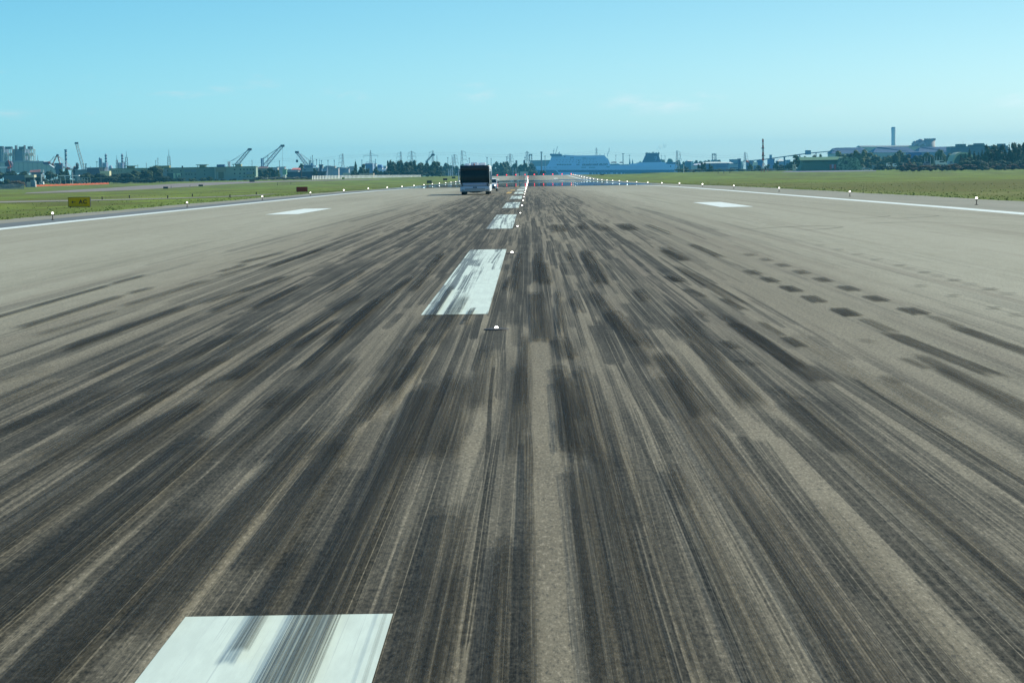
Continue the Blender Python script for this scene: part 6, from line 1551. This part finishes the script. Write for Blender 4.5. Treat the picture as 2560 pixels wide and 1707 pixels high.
def palm():
    Y = 1400; x = W(753, 430, Y).x; z0 = zg(x, Y); zt = W(753, 411, Y).z
    t = thing("palm_tree", "single palm with a full head of fronds left of the blue tower", "palm", (x, Y, z0))
    bm = B(); tube(bm, (x, Y, z0), (x+.2, Y, zt-.5), .35, .26, 8); obj("trunk", bm, BARK, t)
    rr = random.Random(4); bm = B()
    for i in range(46):
        a = rr.uniform(0, 6.28); el = rr.uniform(-.9, 1.2); L = rr.uniform(1.5, 2.1); p = Vector((x+.2, Y, zt-.4)); prev = None
        for s in range(5):
            w = .32*math.sin(math.pi*(s+.6)/5.6)+.04; q = p+Vector((math.cos(a), math.sin(a), 0))*L*(s/4)*math.cos(el)+Vector((0, 0, L*(s/4)*math.sin(el)-.9*(s/4)**2))
            sd = Vector((-math.sin(a), math.cos(a), .3))*w
            cur = (bm.verts.new(q-sd), bm.verts.new(q+sd))
            if prev: bm.faces.new((prev[0], prev[1], cur[1], cur[0]))
            prev = cur
    obj("crown", bm, LEAF_DK, t)
palm()
tree(888.6, 398.5, 17, 1500, "tall pointed norfolk pine left of the round dark tree", "conifer", LEAF_DK, "conifer_tree")
tree(884, 426, 16, 1480, "low dark bush at the foot of the pointed pine", "round", LEAF_DK, "bush", cat="bush")
for i, (px, top, w, Y) in enumerate(((905, 410, 19, 1500), (918, 420, 10, 1520), (937.5, 415.6, 11, 1500), (944, 423, 18, 1480), (955, 427, 12, 1470))):
    tree(px, top, w, Y, "dark round tree between the pointed pine and the big clump, %s from the left" % ordn(i), "round", LEAF_DK, group="round trees left of the big clump")
clump = [(972, 399, 12, 1530), (978, 411, 26, 1460), (991, 401.5, 26, 1480), (1001, 399, 24, 1500), (1010, 404, 24, 1470), (1022, 403, 22, 1490), (1032, 400.4, 18, 1510), (1042, 407, 22, 1465), (1056, 406, 20, 1500), (1068, 407, 20, 1480), (1079, 403, 26, 1470), (1091, 403.6, 22, 1475), (1097, 413, 16, 1460)]
for i, (px, top, w, Y) in enumerate(clump):
    tree(px, top, w, Y, "dense dark green tree in the big clump left of the bus, %s from the left" % ordn(i), "round", LEAF_DK, group="big clump of trees left of the bus")
for i in range(7):
    tree(966+i*21, 426, 26, 1440, "dark undergrowth of the big clump, %s stretch from the left" % ordn(i), "hedge", LEAF_DK, "hedge", "undergrowth of the big clump", cat="hedge")
hz = [(1104, 414, 16), (1114, 407, 16), (1124, 408, 14), (1136, 412, 18), (1148, 414, 16), (1160, 410, 18), (1176, 411, 20), (1192, 412, 20), (1208, 412, 20), (1224, 411, 18), (1236, 408, 18), (1248, 403.4, 16), (1258, 404, 18), (1268, 403.5, 20), (1281, 407, 18), (1294, 409, 20), (1306, 407, 18), (1318, 407.5, 18), (1330, 408, 18)]
for i, (px, top, w) in enumerate(hz):
    tree(px, top, w*1.25, 2050+(i*53) % 200, "hazy tree in the row behind bus and runway end, %s from the left" % ordn(i), "round", LEAF_DK, group="hazy trees beyond the runway end")
for i in range(11):
    tree(1100+i*25, 425, 34, 1960, "hazy undergrowth behind bus and runway end, %s stretch from the left" % ordn(i), "hedge", LEAF_DK, "hedge", "hazy undergrowth beyond the runway end", cat="hedge")
for i, (px, top, w) in enumerate(((1590, 405.5, 20), (1602, 403, 14), (1658, 397, 16), (1668, 396.5, 20), (1680, 396.6, 20), (1690, 399, 16), (1702, 403, 18), (1714, 403, 14), (1722, 400, 10), (1738, 399.5, 14), (1748, 402, 20), (1762, 400.5, 22), (1778, 399.5, 22), (1790, 397.6, 18), (1803, 399, 14))):
    tree(px, top, w*1.2, 3700 if px < 1700 else 2900, "bluish far tree on the ridge behind the ferry and terminal, %s from the left" % ordn(i), "round", LEAF_DK, group="far ridge trees right of the ferry")
for i, (px, top, w, m_) in enumerate(((1716, 416, 12, LEAF_DK), (1748, 410.5, 14, LEAF_DK), (1758.5, 405, 13, LEAF_DK), (1775.6, 408.4, 11, LEAF_DK), (1872, 411, 10, LEAF_DK), (1877, 406.5, 9, LEAF_MD), (1898, 413, 16, LEAF_DK), (1916, 411, 16, LEAF_DK), (1940, 402.6, 14, LEAF_MD), (1953, 411, 20, LEAF_DK), (1972, 404, 18, LEAF_DK), (1981, 398, 14, LEAF_MD), (1997, 385.6, 30, LEAF_DK), (2014, 390, 18, LEAF_DK), (2035, 386.5, 14, LEAF_DK), (2056, 384.6, 14, LEAF_DK))):
    tree(px, top, w, 1560 if px < 1990 else 1430, "dark tree between the ferry's stern and the green shelter, %s from the left" % ordn(i), "round", m_, group="trees between ferry and green shelter")
for i in range(10):
    tree(1706+i*30, 421.5, 40, 1520, "low scrub between the ferry's stern and the green shelter, %s stretch" % ordn(i), "hedge", LEAF_GY if i % 3 == 1 else LEAF_DK, "hedge", "low scrub right of the ferry", cat="hedge")
mid = [(2104, 376, 26, LEAF_MD), (2122, 382, 20, LEAF_DK), (2150, 372, 30, LEAF_MD), (2166, 380, 32, LEAF_MD), (2180, 390, 34, LEAF_DK), (2196, 386, 26, LEAF_MD), (2215, 390, 26, LEAF_MD), (2228, 388, 26, LEAF_GY), (2242, 374, 22, LEAF_MD), (2256, 379, 26, LEAF_MD), (2268, 385, 22, LEAF_DK), (2282, 391, 26, LEAF_DK), (2298, 388, 24, LEAF_DK), (2312, 380, 26, LEAF_MD), (2324, 386, 24, LEAF_DK), (2344, 375, 24, LEAF_YL), (2354, 372, 18, LEAF_MD), (2366, 382, 22, LEAF_MD), (2376, 390, 20, LEAF_DK)]
for i, (px, top, w, m_) in enumerate(mid):
    tree(px, top, w*1.15, 1500+(i*31) % 60, "%s tree in front of the blue roofed halls, %s from the left" % ({"mid_leaves": "fresh green", "dark_leaves": "dark green", "yellow_leaves": "yellowish", "grey_scrub": "greyish"}[m_.name], ordn(i)), "round", m_, group="trees before the blue roofed halls")
for i in range(8):
    tree(2150+i*31, 404, 40, 1470, "shrubbery under the trees before the blue roofed halls, %s stretch" % ordn(i), "hedge", LEAF_DK if i % 2 else LEAF_MD, "hedge", "shrubbery before the blue roofed halls", cat="hedge")
dk = [(2402, 384, 16, "conifer"), (2413, 380, 14, "conifer"), (2424, 369.5, 12, "cypress"), (2436, 374, 20, "conifer"), (2446, 377, 18, "conifer"), (2455, 372, 20, "conifer"), (2464, 368, 18, "round"), (2473, 360, 22, "round"), (2486, 355.4, 34, "umbrella"), (2500, 360, 24, "round"), (2512, 366, 24, "conifer"), (2523, 356, 18, "conifer"), (2534, 354.4, 20, "round"), (2545, 356, 22, "round"), (2556, 355.5, 24, "round"), (2570, 354, 26, "round"), (2492, 372, 40, "round"), (2530, 372, 44, "round"), (2466, 380, 34, "round"), (2434, 388, 30, "round"), (2560, 372, 40, "round"), (2412, 394, 24, "round")]
order = sorted(range(len(dk)), key=lambda j: dk[j][0])
for i, (px, top, w, kd) in enumerate(dk):
    tree(px, top, w*1.15, 1180+(i*17) % 50, "dark pine in the dense stand at the far right, %s from the left" % ordn(order.index(i)), kd, LEAF_DK, "pine_tree", "dense dark pines at the far right")
for i in range(7):
    tree(2405+i*28, 398, 40, 1170, "dark undergrowth of the far right pine stand, %s stretch from the left" % ordn(i), "hedge", LEAF_DK, "hedge", "undergrowth of the far right pines", cat="hedge")
for i in range(12):
    top = 409.5 if i < 4 else 408
    tree(2272+i*27, top+(i*3 % 4)*.6, 34, 1110, "brown scrubby hedge at the right end of the airfield, %s stretch from the left" % ordn(i), "hedge", LEAF_BR, "hedge", "brown hedge at the right", cat="hedge")
tree(2460.5, 402, 20, 1090, "pale grey-green rounded bush before the dark pine stand", "hedge", LEAF_GY, "bush", cat="bush")
tree(2506, 408.6, 22, 1090, "grey-green low bush right of the pale rounded one", "hedge", LEAF_GY, "bush", cat="bush")
tree(2272, 402, 18, 1200, "bare brownish tree just right of the pinkish post", "round", LEAF_BR)
for i in range(4):
    tree(2200+i*20, 413.5, 26, 1260, "dark low hedge behind the parked vehicles, %s stretch from the left" % ordn(i), "hedge", LEAF_DK, "hedge", "dark hedge left of the pinkish post", cat="hedge")

# ------------------------------------------------------------------ grass tufts along the verges
def tufts():
    rr = random.Random(8); bm = B()
    def add(x, y, h, w):
        z = zg(x, y)-.02
        for _ in range(3):
            a = rr.uniform(0, 3.14); dx_, dy_ = math.cos(a)*w, math.sin(a)*w; l = rr.uniform(-.4, .4)*h
            q = [bm.verts.new(v) for v in ((x-dx_, y-dy_, z), (x+dx_, y+dy_, z), (x+dx_*.4+l, y+dy_*.4, z+h), (x-dx_*.6+l, y-dy_*.6, z+h*.8))]
            bm.faces.new(q)
    for side, x0, sg in (("l", EDGE_L-5.2, -1), ("r", EDGE_R+6.9, 1)):
        for _ in range(2600):
            y = 95+520*rr.random()**1.7; d = rr.expovariate(1/2.5) if rr.random() < .6 else rr.uniform(0, 30)
            add(x0+sg*d, y, rr.uniform(.025, .07), rr.uniform(.03, .08))
    me = D.meshes.new("grass"); bm.to_mesh(me); bm.free()
    m, nt, b, out = new_mat("grass_tufts"); X, Y, Z, P = world_xyz(nt)
    n1 = noise(nt, vec(nt, X*2.1, Y*2.1, 3), 1, 3, .7)
    c = mixc(nt, sstep(nt, n1, .36, .60), (.13, .16, .035), (.24, .30, .06)); c = mixc(nt, sstep(nt, n1, .64, .70)*.8, c, (.42, .40, .06))
    nt.links.new(c.o, b.inputs["Base Color"]); b.inputs["Roughness"].default_value = .9
    tag(link_mesh("grass", me, m), "short tufts of grass and yellow weeds along the runway verges", "grass", kind="stuff")
tufts()

# ------------------------------------------------------------------ haze
def haze():
    m = D.materials.new("haze"); m.use_nodes = True; nt = m.node_tree; nt.nodes.clear()
    out = nt.nodes.new("ShaderNodeOutputMaterial"); pv = nt.nodes.new("ShaderNodeVolumePrincipled")
    pv.inputs["Color"].default_value = (.16, .70, 1.0, 1); pv.inputs["Density"].default_value = .00009; pv.inputs["Anisotropy"].default_value = .1
    nt.links.new(pv.outputs[0], out.inputs["Volume"])
    bm = B(); box(bm, -4200, 4200, -300, 8200, -6, 95); o = obj("haze", bm, m); tag(o, kind="stuff"); o["label"] = "thin blue haze over the airfield and port"; o["category"] = "haze"
haze()
